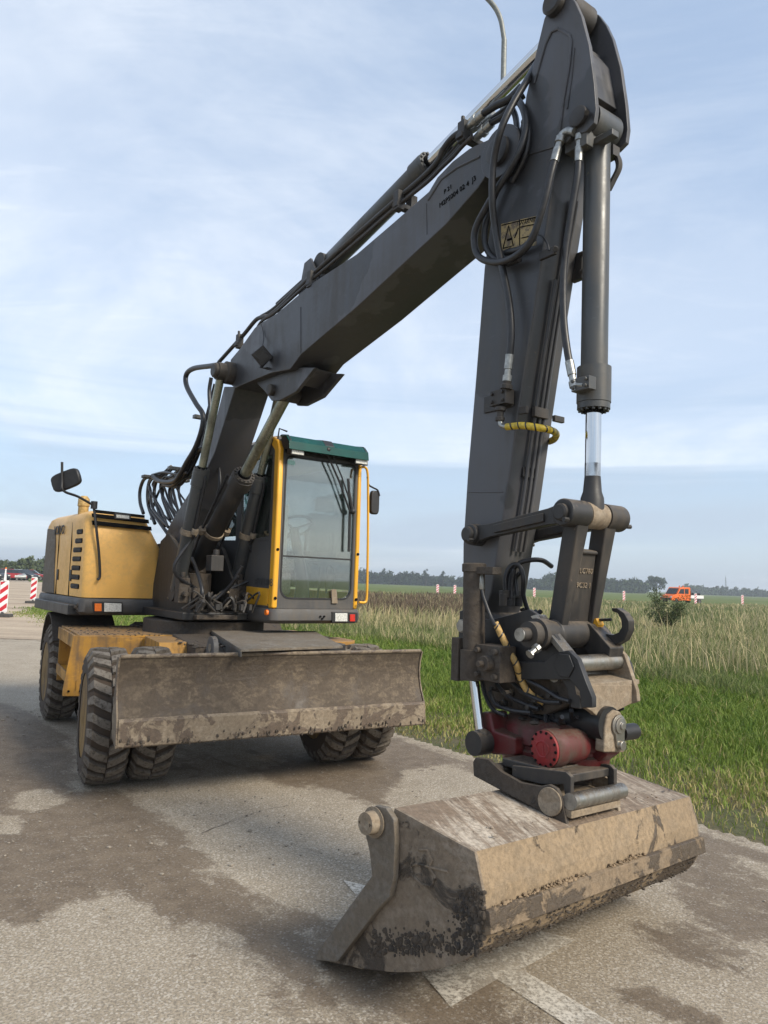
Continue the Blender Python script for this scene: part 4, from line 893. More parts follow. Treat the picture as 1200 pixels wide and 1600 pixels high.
m = MB(); m.prism(on_bumper(((163, 942), (190, 943), (190, 956), (163, 956)), ba+.022), -.01*U.F); part('headlight', m, 'lens', hs, .003)
m = MB(); 
for ang in np.linspace(0, 2*pi, 5)[:-1]: m.sphere(U.w(sf-.02+.0, lo_-.03+.02*cos(ang), zb_-.09+.02*sin(ang)), .018, 8)
part('bumper_bolts', m, 'muddark', bp, 0)

# ---------------- booms
def pin(fr, a, z, l0, l1, r, mm='greyd', name='pin', parent=X, head=.02):
    m = MB(); m.pipe(fr.w(a, l0, z), fr.w(a, l1, z), [(0, r*.85), (.006, r), (abs(l1-l0)-.006, r), (abs(l1-l0), r*.85)], 24); return part(name, m, mm, parent, 0)
def ring_bolts(c, axis, r, n, rb, h, mm='greyd', parent=X, name='gland_bolts'):
    axis = np.array(axis)/np.linalg.norm(axis); u = np.cross(axis, [.3, .2, 1]); u /= np.linalg.norm(u); v = np.cross(axis, u); m = MB()
    for k in range(n): p = np.array(c)+r*(cos(2*pi*k/n)*u+sin(2*pi*k/n)*v); m.cyl(p, p+axis*h, rb, 7)
    return part(name, m, mm, parent, 0)
hb = .185
bs = [U.px(x, y, -.16) for x, y in ((350, 604), (322, 715), (300, 762), (266, 818), (252, 852), (253, 880), (268, 893), (280, 880), (285, 826), (300, 782), (335, 708), (352, 655), (368, 604))]
# foot carried on to the deck pin
m = MB(); m.azpoly(U, bs, -.16, .16); bb = part('base_boom', m, 'grey', bevel=.008)
foot = U.px(268, 872, -.16); pin(U, foot[0], foot[1], -.22, .22, .07, 'greyd', 'boom_foot_pin')
knee = U.px(343, 580, -.30)
m = MB(); m.pipe(U.w(knee[0], -.36, knee[1]), U.w(knee[0], .36, knee[1]), [(0, .05), (.012, .062), (.05, .062), (.052, .075), (.10, .075), (.11, .095), (.17, .095), (.55, .095), (.56, .075), (.66, .075), (.67, .06), (.72, .05)], 24); part('boom_knee_pin', m, 'greyd', bevel=0)
side = [(360, 562), (376, 543), (398, 512), (412, 502), (432, 490), (488, 442), (557, 397), (613, 349), (670, 299), (683, 277), (707, 252), (733, 232), (775, 212), (792, 222), (800, 245), (795, 268), (775, 270), (763, 268), (747, 293), (697, 350), (643, 400), (557, 480), (470, 554), (453, 577), (423, 583), (396, 594), (367, 606), (358, 600)]
m = MB(); m.cxpoly(U, side, -hb, hb); mb_ = part('main_boom', m, 'grey', bevel=.006)
# folded edges and weld seams on the visible flank
def seam(px, l, r, mm='grey', parent=mb_, name='weld_seam', fr=U):
    m = MB(); m.tube([fr.pw(x, y, l) for x, y in px], r, 6); return part(name, m, mm, parent, 0)
seam([(470, 480), (470, 552)], -hb, .004); seam([(666, 318), (667, 366)], -hb, .004)
seam([(669, 313), (690, 280), (715, 262), (750, 245)], -hb, .007)
# lower bracket for the adjusting cylinder
br_ = [(398, 596), (426, 588), (470, 574), (492, 574), (462, 612), (436, 626), (424, 626), (414, 612)]
for l_ in (-.13, .10): m = MB(); m.azpoly(U, [U.px(x, y, -.13) for x, y in br_], l_, l_+.03); part('cylinder_bracket', m, 'grey', mb_, .005)
bpn = U.px(423, 609, -.15); pin(U, bpn[0], bpn[1], -.17, .17, .045, 'greyd', 'bracket_pin', mb_)
m = MB(); kn = [U.px(x, y, -.10) for x, y in ((440, 592), (474, 574), (484, 574), (462, 600))]; m.azpoly(U, kn, -.10, .10); part('underside_gusset', m, 'grey', mb_, .005)
# pressed lettering near the boom tip
pa, pb = U.pw(692, 318, -hb), U.pw(738, 282, -hb); d_ = pb-pa
text('pressed_number', 'M2P5004 02 4  J3', .042, (pa+pb)/2-U.L*.002, d_, (0, 0, 1), M['void'], mb_, .001)
pa2 = U.pw(700, 296, -hb); text('pressed_number', 'P 21', .038, pa2-U.L*.002, d_, (0, 0, 1), M['void'], mb_, .001)
# work lamp on the boom
lc = np.array(U.pw(409, 556, -hb-.07)); m = MB(); ux = U.F*.8+U.L*-.3+np.array([0, 0, -.25]); ux /= np.linalg.norm(ux); q1 = np.cross(ux, [0, 0, 1]); q1 /= np.linalg.norm(q1); q2 = np.cross(q1, ux)
m.tube([lc-ux*.05, lc-ux*.03, lc+ux*.03, lc+ux*.035], [.045, .07, .085, .08], 4); wlp = part('boom_work_lamp', m, 'plastic', mb_, .012)
m = MB(); m.cyl(lc+ux*.033, lc+ux*.038, .055, 4); part('lamp_lens', m, 'carglass' if 'carglass' in M else 'lens', wlp, 0)
m = MB(); m.tube(spline([lc+np.array([0, 0, .06]), U.pw(412, 525, -hb-.01), U.pw(408, 505, -hb-.02)]), .004, 6); part('lamp_cable', m, 'rubber', wlp, 0)
m = MB(); m.tube([lc+U.L*.07, lc-q2*.09, lc-q2*.09-q1*.06], .012, 6); part('lamp_bracket', m, 'plastic', wlp, 0)

# lift cylinders
def cyl_axis(fr, pts, l): return [np.array(fr.pw(x, y, l)) for x, y in pts]
def hydraulic(name, p0, pg, p1, rt_, rr_, m1, m2, nb=10, gl=.16, grow=1.14, **kw):
    """tube p0->gland end pg, rod on to p1"""
    d = (p1-p0)/np.linalg.norm(p1-p0); L1 = np.linalg.norm(pg-p0); pg = p0+d*L1; L2 = np.linalg.norm(p1-p0)
    m = MB(); m.pipe(p0, p1, [(0, rt_*.8), (.03, rt_), (L1-gl, rt_), (L1-gl+.004, rt_*grow), (L1-.03, rt_*grow), (L1-.028, rt_*grow*.96), (L1, rt_*grow*.96)], 28)
    c = part(name, m, m1, bevel=0, **kw)
    m = MB(); m.cyl(p0+d*(L1-.002), p0+d*(L2-.02), rr_, 24); part('piston_rod', m, m2, c, 0)
    ring_bolts(p0+d*(L1-.004), d, rt_*grow*.82, nb, rt_*.12, .014, m1, c)
    m = MB(); m.cyl(p0+d*(L1), p0+d*(L1+.018), rr_*1.25, 20); part('wiper_ring', m, 'void', c, 0)
    return c, d
lk = {}
for s_, l_ in ((-1, -.28), (1, .28)):
    A0 = U.px(276, 925, -.28); G = U.px(315, 732, -.28)
    p0, pg, p1 = U.w(A0[0], l_, A0[1]), U.w(G[0], l_, G[1]), U.w(knee[0], l_, knee[1])
    c, d = hydraulic('lift_cylinder', p0, pg, p1, .062, .035, 'cylp', 'oldrod')
    m = MB(); m.cyl(p1-U.L*.045, p1+U.L*.045, .075, 20); part('rod_eye', m, 'greyd', c, 0)
    m = MB(); m.cyl(p0-U.L*.05, p0+U.L*.05, .08, 20); part('cylinder_eye', m, 'greyd', c, 0)
    # supply tube along the barrel and its clamp
    off = U.F*.085+U.L*.02; t1 = pg-d*.10; t0 = p0+d*.55
    m = MB(); m.tube(spline([t1+U.F*.05, t1+off, (t0+t1)/2+off, t0+off, t0+off*.6-d*.06, p0+d*.2+U.F*.15-U.L*.12*s_*-1, p0+U.F*.12-U.L*.2*s_]), .015, 8); part('supply_tube', m, 'rubber', c, 0)
    m = MB(); m.pipe(t0-d*.0, t0+d*.05, [(0, .074), (.05, .074)], 24); q = t0+off; m.cyl(q-d*.0, q+d*.05, .03, 10); part('tube_clamp', m, 'bracket', c, .002)
    # load-holding valve near the foot
    vb = Frame((p0+U.F*.13)[:2], 36); zc = p0[2]+.02
    m = MB(); m.box(vb, 0, 0, zc, .10, .10, .22); m.cyl(vb.w(0, 0, zc+.11), vb.w(0, 0, zc+.16), .02, 8); m.cyl(vb.w(0, 0, zc+.16), vb.w(0, 0, zc+.18), .008, 6); m.box(vb, .02, .09*-s_, zc-.02, .09, .10, .09); m.cyl(vb.w(.06, 0, zc-.03), vb.w(.11, 0, zc-.03), .025, 8); part('valve_block', m, 'muddark', c, .005)
# adjusting cylinder in the middle
p0, pg, p1 = U.pw(306, 884, 0), U.pw(377.5, 731, 0), U.w(bpn[0], 0, bpn[1])
c, d = hydraulic('adjusting_cylinder', np.array(p0), np.array(pg), np.array(p1), .084, .046, 'greyd', 'oldrod', 14, .14, 1.2)
m = MB(); m.cyl(p1-U.L*.09, p1+U.L*.09, .07, 20); part('rod_eye', m, 'greyd', c, 0)
tq = np.array(p0)+d*.47
m = MB(); m.pipe(tq, tq+d*.04, [(0, .094), (.04, .094)], 24); 
for s_ in (-1, 1): m.cyl(tq+U.L*.12*s_, tq+U.L*.12*s_+d*.06, .035, 10)
part('cylinder_clamp', m, 'bracket', c, .003)
vb = Frame((np.array(U.pw(330, 880, -.05)))[:2], 36); zc = U.pw(330, 880, -.05)[2]; m = MB(); m.box(vb, .08, 0, zc, .12, .12, .14); m.cyl(vb.w(.1, 0, zc+.07), vb.w(.1, 0, zc+.12), .03, 8); part('valve_block', m, 'greyd', c, .006)
for s_ in (-1, 1):
    m = MB(); a_ = tq+U.L*.12*s_; b_ = np.array(pg)-d*.1+U.L*.09*s_; m.tube(spline([b_, a_, a_-d*.15-np.array([0, 0, .05]), a_-d*.42-np.array([0, 0, .1])]), .012, 8); part('supply_tube', m, 'rubber', c, 0)

# ---------------- arm
ha = .125
armside = [(866, -6), (872, -14), (884, -14), (896, 2), (908, 24), (920, 70), (928, 130), (931, 170), (928, 192), (915, 205), (880, 215),
           (862, 300), (842, 430), (822, 560), (806, 670), (792, 770), (778, 860), (768, 925), (758, 975), (740, 990), (722, 985), (721, 960), (723, 850), (730, 740), (742, 600), (750, 500), (756, 420), (768, 330), (790, 262), (806, 225), (822, 150), (838, 80), (850, 35)]
# main box section: full width
boxpx = [(850, 60), (868, 44), (890, 54), (893, 80), (884, 140), (876, 200), (862, 300), (842, 430), (822, 560), (806, 670), (792, 770), (778, 860), (768, 925), (756, 960), (740, 968), (722, 960), (723, 850), (730, 740), (742, 600), (750, 500), (756, 420), (768, 330), (790, 262), (806, 225), (822, 150), (838, 90)]
m = MB(); m.azpoly(U, [U.px(x, y, -ha) for x, y in boxpx], -ha, ha); am = part('digging_arm', m, 'grey', bevel=.010)
finpx = [(866, -8), (874, -16), (886, -14), (898, 2), (908, 24), (920, 70), (928, 130), (931, 170), (928, 192), (915, 206), (893, 212), (874, 205), (866, 230), (800, 250), (815, 205), (822, 150), (838, 80), (850, 30)]
for l_ in (-ha-.006, ha-.020):
    m = MB(); m.azpoly(U, [U.px(x, y, -ha-.006) for x, y in finpx], l_, l_+.026); part('arm_cheek_plate', m, 'grey', am, .004)
# cross web between the cheeks
m = MB(); m.azpoly(U, [U.px(x, y, -ha) for x, y in ((893, 60), (905, 75), (916, 140), (905, 150), (884, 140))], -ha+.02, ha-.02); part('cheek_web', m, 'grey', am, .004)
seam([(835, 130), (852, 70), (862, 50), (872, 45), (890, 55), (893, 65), (890, 100), (880, 160), (874, 210)], -ha-.008, .007, parent=am)
seam([(897, 75), (893, 120), (886, 170)], -ha-.008, .004, parent=am)
seam([(732, 769), (786, 769)], -ha, .003, parent=am); 
eyeT = U.px(871, 8, -ha); m = MB(); m.pipe(U.w(eyeT[0], -ha-.05, eyeT[1]), U.w(eyeT[0], ha+.05, eyeT[1]), [(0, .05), (.01, .062), (.04, .062), (.042, .05), (.30, .05), (.302, .062), (.34, .062), (.35, .05)], 24); part('arm_tail_pin', m, 'greyd', am, 0)
piv = U.px(783, 238, -hb); m = MB(); m.pipe(U.w(piv[0], -hb-.045, piv[1]), U.w(piv[0], hb+.045, piv[1]), [(0, .05), (.008, .075), (.035, .075), (.037, .10), (.05, .10), (.41, .10), (.412, .075), (.44, .075), (.46, .05)], 28); part('boom_tip_pin', m, 'greyd', mb_, 0)
for l_ in (-hb-.012, hb-.008): m = MB(); m.cyl(U.w(piv[0], l_, piv[1]), U.w(piv[0], l_+.02, piv[1]), .135, 28); part('boom_tip_boss', m, 'grey', mb_, .003)
cy = U.px(905, 183, -ha-.01); m = MB(); m.pipe(U.w(cy[0], -ha-.03, cy[1]), U.w(cy[0], ha+.03, cy[1]), [(0, .04), (.004, .048), (.30, .048), (.31, .04)], 24); m.cyl(U.pw(917, 176, -ha-.02), U.pw(917, 176, -ha-.045), .012, 8); part('bucket_cylinder_pin', m, 'greyd', am, 0)
# tubes down the front of the arm
front_edge = [(862, 300), (842, 430), (822, 560), (806, 670), (792, 770), (778, 860)]
for k, dl in enumerate((.10, .135, .165)):
    pts = []
    for x, y in front_edge:
        a, z = U.px(x, y, -ha); pts.append(U.w(a+.018, -ha+dl, z))
    m = MB(); m.tube(spline(pts[(0 if k else 1):], 3), .009, 8); part('grease_tube', m, 'grey', am, 0)
for (x, y) in ((818, 640), (800, 735)):
    a, z = U.px(x-8, y, -ha); m = MB(); m.box(U, a+.025, -ha+.13, z, .02, .10, .05); part('tube_bracket', m, 'greyd', am, .002)
for (x, y, w_) in ((818, 641, .05), (854, 646, .07)):
    m = MB(); p = U.pw(x, y, -ha-.004) if x < 830 else None
    if p is None: a, z = U.px(824, y, -ha); p = U.w(a+.02, -ha+.20, z); m.box(Frame(p[:2], 36), 0, 0, p[2], .02, w_, .03)
    else: m.box(Frame(p[:2], 36), 0, 0, p[2], w_, .02, .035)
    part('screw_tab', m, 'greyd', am, .002)
a, z = U.px(870, 397, -ha); p = U.w(a, -ha-.012, z)
m = MB(); m.box(Frame(U.pw(856, 396, -ha-.02)[:2], 36), 0, 0, U.pw(856, 396, -ha-.02)[2], .10, .02, .04); m.cyl(U.pw(868, 389, -ha-.06), U.pw(868, 389, -ha), .014, 8); part('hose_bracket', m, 'greyd', am, .003)
m = MB(); a, z = U.px(838, 410, -ha); m.box(U, a+.05, ha+.0, z+.03, .07, .03, .14); m.cyl(U.w(a+.08, ha-.02, z+.08), U.w(a+.12, ha-.02, z+.08), .012, 8); m.cyl(U.w(a+.08, ha-.02, z-.01), U.w(a+.12, ha-.02, z-.01), .012, 8); part('hose_bracket', m, 'greyd', am, .003)
# warning decal
dc = [U.pw(x, y, -ha-.0015) for x, y in ((783, 350), (838, 337), (838, 383), (783, 392))]
def decal_mat():
    t = new_mat('worn_warning_decal'); n = t.noise(t.pos, 30, 5, .7); c = t.mix(t.ramp(n, .42, .60), (.36, .27, .12), (.13, .10, .07)); t.put(t.b.inputs['Base Color'], c); t.b.inputs['Roughness'].default_value = .6; return t.m
M['decal'] = decal_mat(); m = MB(); m.prism(dc, U.L*.001); dec = part('warning_decal', m, 'decal', am, 0)
m = MB()
def line(px, r=.003): m.tube([U.pw(x, y, -ha-.002) for x, y in px], r, 4)
line([(786, 388), (795, 353), (802, 384), (786, 388)], .004); line([(812, 343), (812, 386)]); line([(784, 352), (838, 339)]); line([(812, 355), (838, 350)]); line([(815, 372), (837, 367)]); line([(804, 372), (810, 356)], .004)
line([(790, 392), (797, 388)], .005); line([(793, 375), (799, 373)], .006)
part('decal_symbols', m, 'void', dec, 0)
text('decal_lettering', '! WARNING', .03, U.pw(826, 346, -ha-.002), U.pw(838, 343, -ha)-U.pw(815, 349, -ha), (0, 0, 1), M['void'], dec, .0005)

# arm cylinder above the boom
q0, qg, q1 = np.array(U.pw(512, 416, 0)), np.array(U.pw(672, 260, 0)), U.w(eyeT[0], 0, eyeT[1])
c, d = hydraulic('arm_cylinder', q0, qg, q1, .070, .040, 'cylp', 'chrome', 12, .13, 1.16)
m = MB(); m.cyl(q1-U.L*.08, q1+U.L*.08, .08, 20); part('rod_eye', m, 'greyd', c, 0)
m = MB(); m.cyl(q0-U.L*.08, q0+U.L*.08, .08, 20); part('cylinder_eye', m, 'greyd', c, 0)
for l_ in (-.11, .09):
    m = MB(); a, z = U.px(500, 418, 0); m.azpoly(U, [(a-.12, z-.22), (a-.05, z+.02), (a+.04, z+.03), (a+.2, z-.2)], l_, l_+.02); part('arm_cylinder_bracket', m, 'grey', mb_, .004)
# bucket cylinder
lkp = U.px(925, 806, 0)
q0, qg, q1 = np.array(U.pw(939, 196, 0)), np.array(U.pw(927, 640, 0)), U.w(lkp[0], 0, lkp[1])
q0 = U.w(cy[0], 0, cy[1])
c, d = hydraulic('bucket_cylinder', q0, qg, q1, .061, .036, 'cylp', 'chrome', 14, .20, 1.27)
m = MB(); m.cyl(q0-U.L*.085, q0+U.L*.085, .082, 24); part('cylinder_eye', m, 'cylp', c, 0)
m = MB(); m.pipe(q1-d*.02, q1-d*.24, [(0, .055), (.06, .052), (.09, .042), (.16, .036), (.22, .036)], 24); part('rod_end', m, 'greyd', c, 0)
# ports
pgp = U.pw(912, 601, -.10); m = MB(); vf = Frame(pgp[:2], 36); m.box(vf, 0, 0.0, pgp[2], .10, .05, .06); m.box(vf, -.02, .04, pgp[2]+.02, .05, .05, .05)
for i in range(4): m.cyl(vf.w(-.035+.07*(i % 2), -.028, pgp[2]-.015+.03*(i//2)), vf.w(-.035+.07*(i % 2), -.04, pgp[2]-.015+.03*(i//2)), .009, 6)
part('lower_port', m, 'cylp', c, .003)
pgp2 = U.pw(902, 217, -.10); m = MB(); vf = Frame(pgp2[:2], 36); m.box(vf, .0, 0.03, pgp2[2], .14, .07, .09); m.box(vf, .05, .0, pgp2[2]-.01, .05, .05, .12); m.cyl(vf.w(-.04, -.03, pgp2[2]+.02), vf.w(-.04, .0, pgp2[2]+.02), .03, 8); m.cyl(vf.w(.02, -.03, pgp2[2]-.03), vf.w(.02, -.01, pgp2[2]-.03), .014, 6); m.box(vf, .11, .06, pgp2[2]-.03, .12, .05, .03); part('upper_port', m, 'cylp', c, .004)
m = MB(); m.tube(spline([U.pw(952, 238, .07), U.pw(964, 246, .09), U.pw(967, 262, .09), U.pw(958, 282, .08), U.pw(951, 296, .07)]), .016, 8); m.box(Frame(U.pw(955, 240, .07)[:2], 36), 0, 0, U.pw(955, 240, .07)[2], .06, .05, .05); part('port_elbow', m, 'greyd', c, 0)

# ---------------- hoses on the arm
def hose(px, ls, r, mm='rubber', name='hydraulic_hose', parent=X, k=7, fit=None, fr=U):
    if not hasattr(ls, '__len__'): ls = [ls]*len(px)
    P = spline([fr.pw(x, y, l) for (x, y), l in zip(px, ls)], k); m = MB(); m.tube(P, r, 12); h = part(name, m, mm, parent, 0, sharp=80)
    for e in (fit or ''):
        p, q = (P[0], P[2]) if e == 's' else (P[-1], P[-3]); dd = (p-q)/np.linalg.norm(p-q); m = MB(); m.pipe(q, q+dd*.16, [(0, r*1.18), (.07, r*1.18), (.072, r*.95), (.10, r*.95), (.102, r*1.3), (.13, r*1.3), (.132, r*.8), (.15, r*.8)], 12); part('hose_fitting', m, 'fitting', h, 0)
    return h
hl = -ha-.055
hose([(838, 100), (822, 128), (800, 165), (782, 205), (771, 255), (769, 310), (774, 360), (784, 415), (795, 470), (799, 520), (795, 568)], [-.06, -.16, -.24, -.28, -.26, -.24, -.2, -.18, hl, hl, hl], .018, fit='e')
hose([(800, 150), (815, 165), (822, 195), (812, 235), (790, 275), (762, 320), (742, 362), (746, 398), (772, 410), (803, 402), (830, 375), (848, 325), (860, 275), (868, 245)], [-.10, -.14, -.16, -.19, -.20, -.21, -.2, -.19, -.19, -.2, -.2, -.2, -.19, -.17], .018, fit='e')
hose([(796, 162), (806, 185), (806, 225), (788, 270), (764, 330), (757, 372), (766, 398), (790, 412), (812, 405)], [-.02, -.10, -.15, -.16, -.16, -.16, -.16, -.16, -.16], .016)
hose([(790, 395), (815, 388), (835, 372)], [-.155, -.16, -.17], .016)
hose([(838, 366), (846, 368), (855, 380), (858, 392)], -ha-.03, .005)
hose([(818, 190), (826, 205), (820, 245), (800, 285)], [-.13, -.145, -.15, -.15], .015)
hose([(874, 225), (878, 212), (888, 205), (898, 206)], -.135, .020, 'fitting', 'hose_elbow')
hose([(904, 245), (902, 275), (893, 330), (884, 390), (880, 440), (881, 500), (886, 545), (891, 572)], -.115, .017, fit='se')
hose([(893, 585), (895, 594), (902, 601), (912, 602)], -.115, .013, 'fitting', 'hose_elbow')
# valve block with the striped hose
p = U.pw(779, 628, -ha-.004); f2 = Frame(p[:2], 36); m = MB(); m.box(f2, 0, 0, p[2], .20, .014, .085); plt = part('valve_plate', m, 'greyd', am, .002)
m = MB(); p = U.pw(784, 622, -ha-.04); f2 = Frame(p[:2], 36); m.box(f2, 0, 0, p[2], .11, .06, .075); 
for i in (-1, 1): m.cyl(f2.w(i*.035, -.03, p[2]+.02), f2.w(i*.035, -.042, p[2]+.02), .009, 6); m.cyl(f2.w(i*.035, -.03, p[2]-.02), f2.w(i*.035, -.042, p[2]-.02), .009, 6)
m.pipe(U.pw(791, 608, hl), U.pw(793, 590, hl), [(0, .03), (.02, .03), (.022, .022), (.06, .022)], 10); m.pipe(U.pw(782, 636, hl), U.pw(781, 656, hl), [(0, .028), (.02, .028), (.022, .018), (.05, .018), (.051, .024), (.07, .024)], 10); part('shut_off_valve', m, 'greyd', am, .002)
hose([(781, 652), (783, 664), (791, 667), (796, 667)], hl, .012, 'fitting', 'hose_elbow')
def wrapped(px, ls, r, c1, n, name='wrapped_hose', dark='rubber'):
    h = hose(px, ls, r, c1, name); 
    if not hasattr(ls, '__len__'): ls = [ls]*len(px)
    P = spline([U.pw(x, y, l) for (x, y), l in zip(px, ls)], 12); m = MB(); L = len(P)
    for k in range(n):
        i = int((k+.5)/n*(L-4))+1; a_, b_ = P[i], P[i+1]; dd = (b_-a_)/np.linalg.norm(b_-a_); w_ = r*(.45+.15*rng.random())
        # slanted band
        u = np.cross(dd, [0, 0, 1.]); u /= (np.linalg.norm(u)+1e-9); v = np.cross(dd, u); ring0 = []; ring1 = []
        for j in range(12):
            t = 2*pi*j/12; o_ = (cos(t)*u+sin(t)*v)*r*1.06; sh = dd*cos(t-.8)*r*.7; ring0.append(a_+o_+sh-dd*w_/2); ring1.append(a_+o_+sh+dd*w_/2)
        b0 = len(m.v); m.add(ring0+ring1, [(j, (j+1) % 12, 12+(j+1) % 12, 12+j) for j in range(12)])
    w__ = part('black_wrap', m, dark, h, 0); w__['kind'] = 'stuff'; return h
wrapped([(792, 667), (815, 665), (840, 668), (860, 672), (869, 678), (866, 686), (858, 690)], [hl, hl, -ha-.05, -ha+.02, -ha+.14, ha-.02, ha+.03], .017, 'sleeve', 11, 'yellow_wrapped_hose')

# ---------------- link and rocker
# rear guide links from the arm to the cylinder rod
g0 = U.px(737, 835, -ha-.06); rP = .052; rQ = .062
for s_ in (-1, 1):
    l_ = s_*(ha+.035); P0 = U.w(g0[0], l_, g0[1]); P1 = U.w(lkp[0], l_*1.0, lkp[1]); dd = (P1-P0)/np.linalg.norm(P1-P0); nn = np.cross(dd, U.L); nn /= np.linalg.norm(nn); LL = np.linalg.norm(P1-P0)
    q = [P0+nn*.045, P0+dd*.12+nn*.034, P0+dd*(LL-.1)+nn*.038, P1+nn*.05, P1-nn*.05, P0+dd*(LL-.1)-nn*.036, P0+dd*.12-nn*.032, P0-nn*.045]
    m = MB(); m.prism([x-U.L*.022 for x in q], U.L*.044)
    for (t0_, t1_, hw_) in ((.16, LL-.12, .020),):
        rr = [P0+dd*t0_+nn*hw_, P0+dd*t1_+nn*hw_, P0+dd*t1_-nn*hw_, P0+dd*t0_-nn*hw_]; m.prism([x-U.L*.034 for x in rr], U.L*.068)
    m.pipe(P0-U.L*.045, P0+U.L*.045, [(0, rP-.006), (.004, rP), (.086, rP), (.09, rP-.006)], 24); m.pipe(P1-U.L*.045, P1+U.L*.045, [(0, rQ-.006), (.006, rQ), (.084, rQ), (.09, rQ-.006)], 24)
    gl_ = part('guide_link', m, 'greyd', bevel=.006)
    for (pp, r) in ((P0, .038), (P1, .038)):
        m = MB(); e = pp+U.L*s_*.042; m.pipe(e, e+U.L*s_*.03, [(0, r), (.02, r), (.026, r*.8)], 20); part('pin_head', m, 'greyd', gl_, 0)
    for e, r in ((P1+U.L*s_*.045-np.array([0, 0, .035])+U.F*.035, .011), (P0+U.L*s_*.045-np.array([0, 0, .03])+U.F*.03, .010)):
        m = MB(); m.cyl(e, e+U.L*s_*.03, r, 6); part('locking_bolt', m, 'greyd', gl_, 0)
m = MB(); m.cyl(U.w(g0[0], -ha-.05, g0[1]), U.w(g0[0], ha+.05, g0[1]), .055, 20); part('link_boss', m, 'greyd', am, 0)
# sleeves on the rod-end pin
m = MB(); m.pipe(U.w(lkp[0], -.16, lkp[1]), U.w(lkp[0], .16, lkp[1]), [(0, .056), (.004, .062), (.09, .062), (.092, .045), (.228, .045), (.23, .062), (.316, .062), (.32, .056)], 28); part('rod_pin_sleeve', m, 'greyd', bevel=0)
m = MB(); m.pipe(U.w(lkp[0], -.065, lkp[1]), U.w(lkp[0], .065, lkp[1]), [(0, .052), (.004, .060), (.126, .060), (.13, .052)], 28); part('rod_eye', m, 'bracket', bevel=0)
# bucket link: tapered forging with a window at the top
lp = U.px(893, 990, 0)      # lower pin
def linkw(t): # half width at distance fraction from top
    return .155-.01*t
def LP(t, l, off=0.0):
    a = lkp[0]+(lp[0]-lkp[0])*t; z = lkp[1]+(lp[1]-lkp[1])*t; dd = np.array([lp[0]-lkp[0], lp[1]-lkp[1]]); dd /= np.linalg.norm(dd); nrm = np.array([-dd[1], dd[0]])
    if nrm[0] < 0: nrm = -nrm
    return U.w(a+nrm[0]*off, l, z+nrm[1]*off)
m = MB(); th = .042
def slab(t0, t1, l0a, l1a, l0b_, l1b_, f=th, b=-th):
    m.hull8([LP(t0, l0a, b), LP(t0, l1a, b), LP(t0, l1a, f), LP(t0, l0a, f)], [LP(t1, l0b_, b), LP(t1, l1b_, b), LP(t1, l1b_, f), LP(t1, l0b_, f)])
slab(.30, 1.0, -.055, .055, -.09, .09, .018, -.018)
slab(.0, .92, -.138, -.055, -.125, -.080)
slab(.0, .92, .055, .138, .080, .125)
slab(.285, .32, -.055, .055, -.055, .055, .030, -.030)
m.pipe(LP(1, -.135), LP(1, .135), [(0, .058), (.005, .066), (.265, .066), (.27, .058)], 28)
lnk = part('bucket_link', m, 'greyd', bevel=.010)
for (t, s) in ((.46, 'LC760'), (.58, '9C32 1')):
    text('cast_number', s, .034, LP(t, 0.0, .0195), U.L, LP(0, 0)-LP(1, 0), M['bracket'], lnk, .003)
# lower pins and the coupler frame
tp_ = U.px(712, 978, -.27)
m = MB(); m.pipe(U.w(tp_[0], -.24, tp_[1]), U.w(tp_[0], .24, tp_[1]), [(0, .028), (.005, .032), (.04, .032), (.042, .055), (.43, .055), (.432, .032), (.48, .028)], 24); part('arm_tip_pin', m, 'steel', bevel=0)
m = MB(); m.azpoly(U, [(tp_[0]+.085*cos(t), tp_[1]+.085*sin(t)) for t in np.linspace(0, 2*pi, 20)[:-1]], -.155, .155); part('arm_tip_boss', m, 'greyd', am, .006)
m = MB(); m.pipe(U.w(lp[0], -.34, lp[1]), U.w(lp[0], .24, lp[1]), [(0, .026), (.005, .030), (.05, .030), (.052, .056), (.10, .056), (.102, .070), (.15, .070), (.20, .060), (.38, .060), (.44, .06), (.50, .03), (.56, .03), (.58, .026)], 28); lpn = part('link_lower_pin', m, 'greyd', bevel=0)
m = MB(); m.cyl(U.w(lp[0], -.343, lp[1]), U.w(lp[0], -.325, lp[1]), .0285, 24); part('pin_face', m, 'steel', lpn, 0)
m = MB(); q = U.w(lp[0]+.05, -.28, lp[1]-.05); m.pipe(q, q-U.L*.05-np.array([0, 0, .03]), [(0, .02), (.02, .02), (.022, .013), (.05, .013), (.052, .02), (.06, .02)], 8); part('grease_fitting', m, 'fitting', lpn, 0)
# coupler cheeks
ck = [(718, 955), (735, 948), (757, 968), (775, 966), (800, 960), (826, 952), (842, 962), (862, 985), (888, 1026), (898, 1042), (906, 1085), (906, 1108), (892, 1106), (885, 1075), (876, 1062), (820, 1062), (770, 1056), (722, 1058), (716, 1000)]
cps = [U.px(x, y, -.20) for x, y in ck]
cpl = None
for l_ in (-.20, .175):
    m = MB(); m.azpoly(U, cps, l_, l_+.025); o = part('coupler_cheek', m, 'black', cpl if cpl else X, .004); cpl = cpl or o
m = MB(); e = [U.px(x, y, -.20) for x, y in ((832, 963), (840, 960), (892, 1026), (884, 1028))]; m.azpoly(U, e, -.215, -.15); part('worn_edge_bar', m, 'steel', cpl, .003)
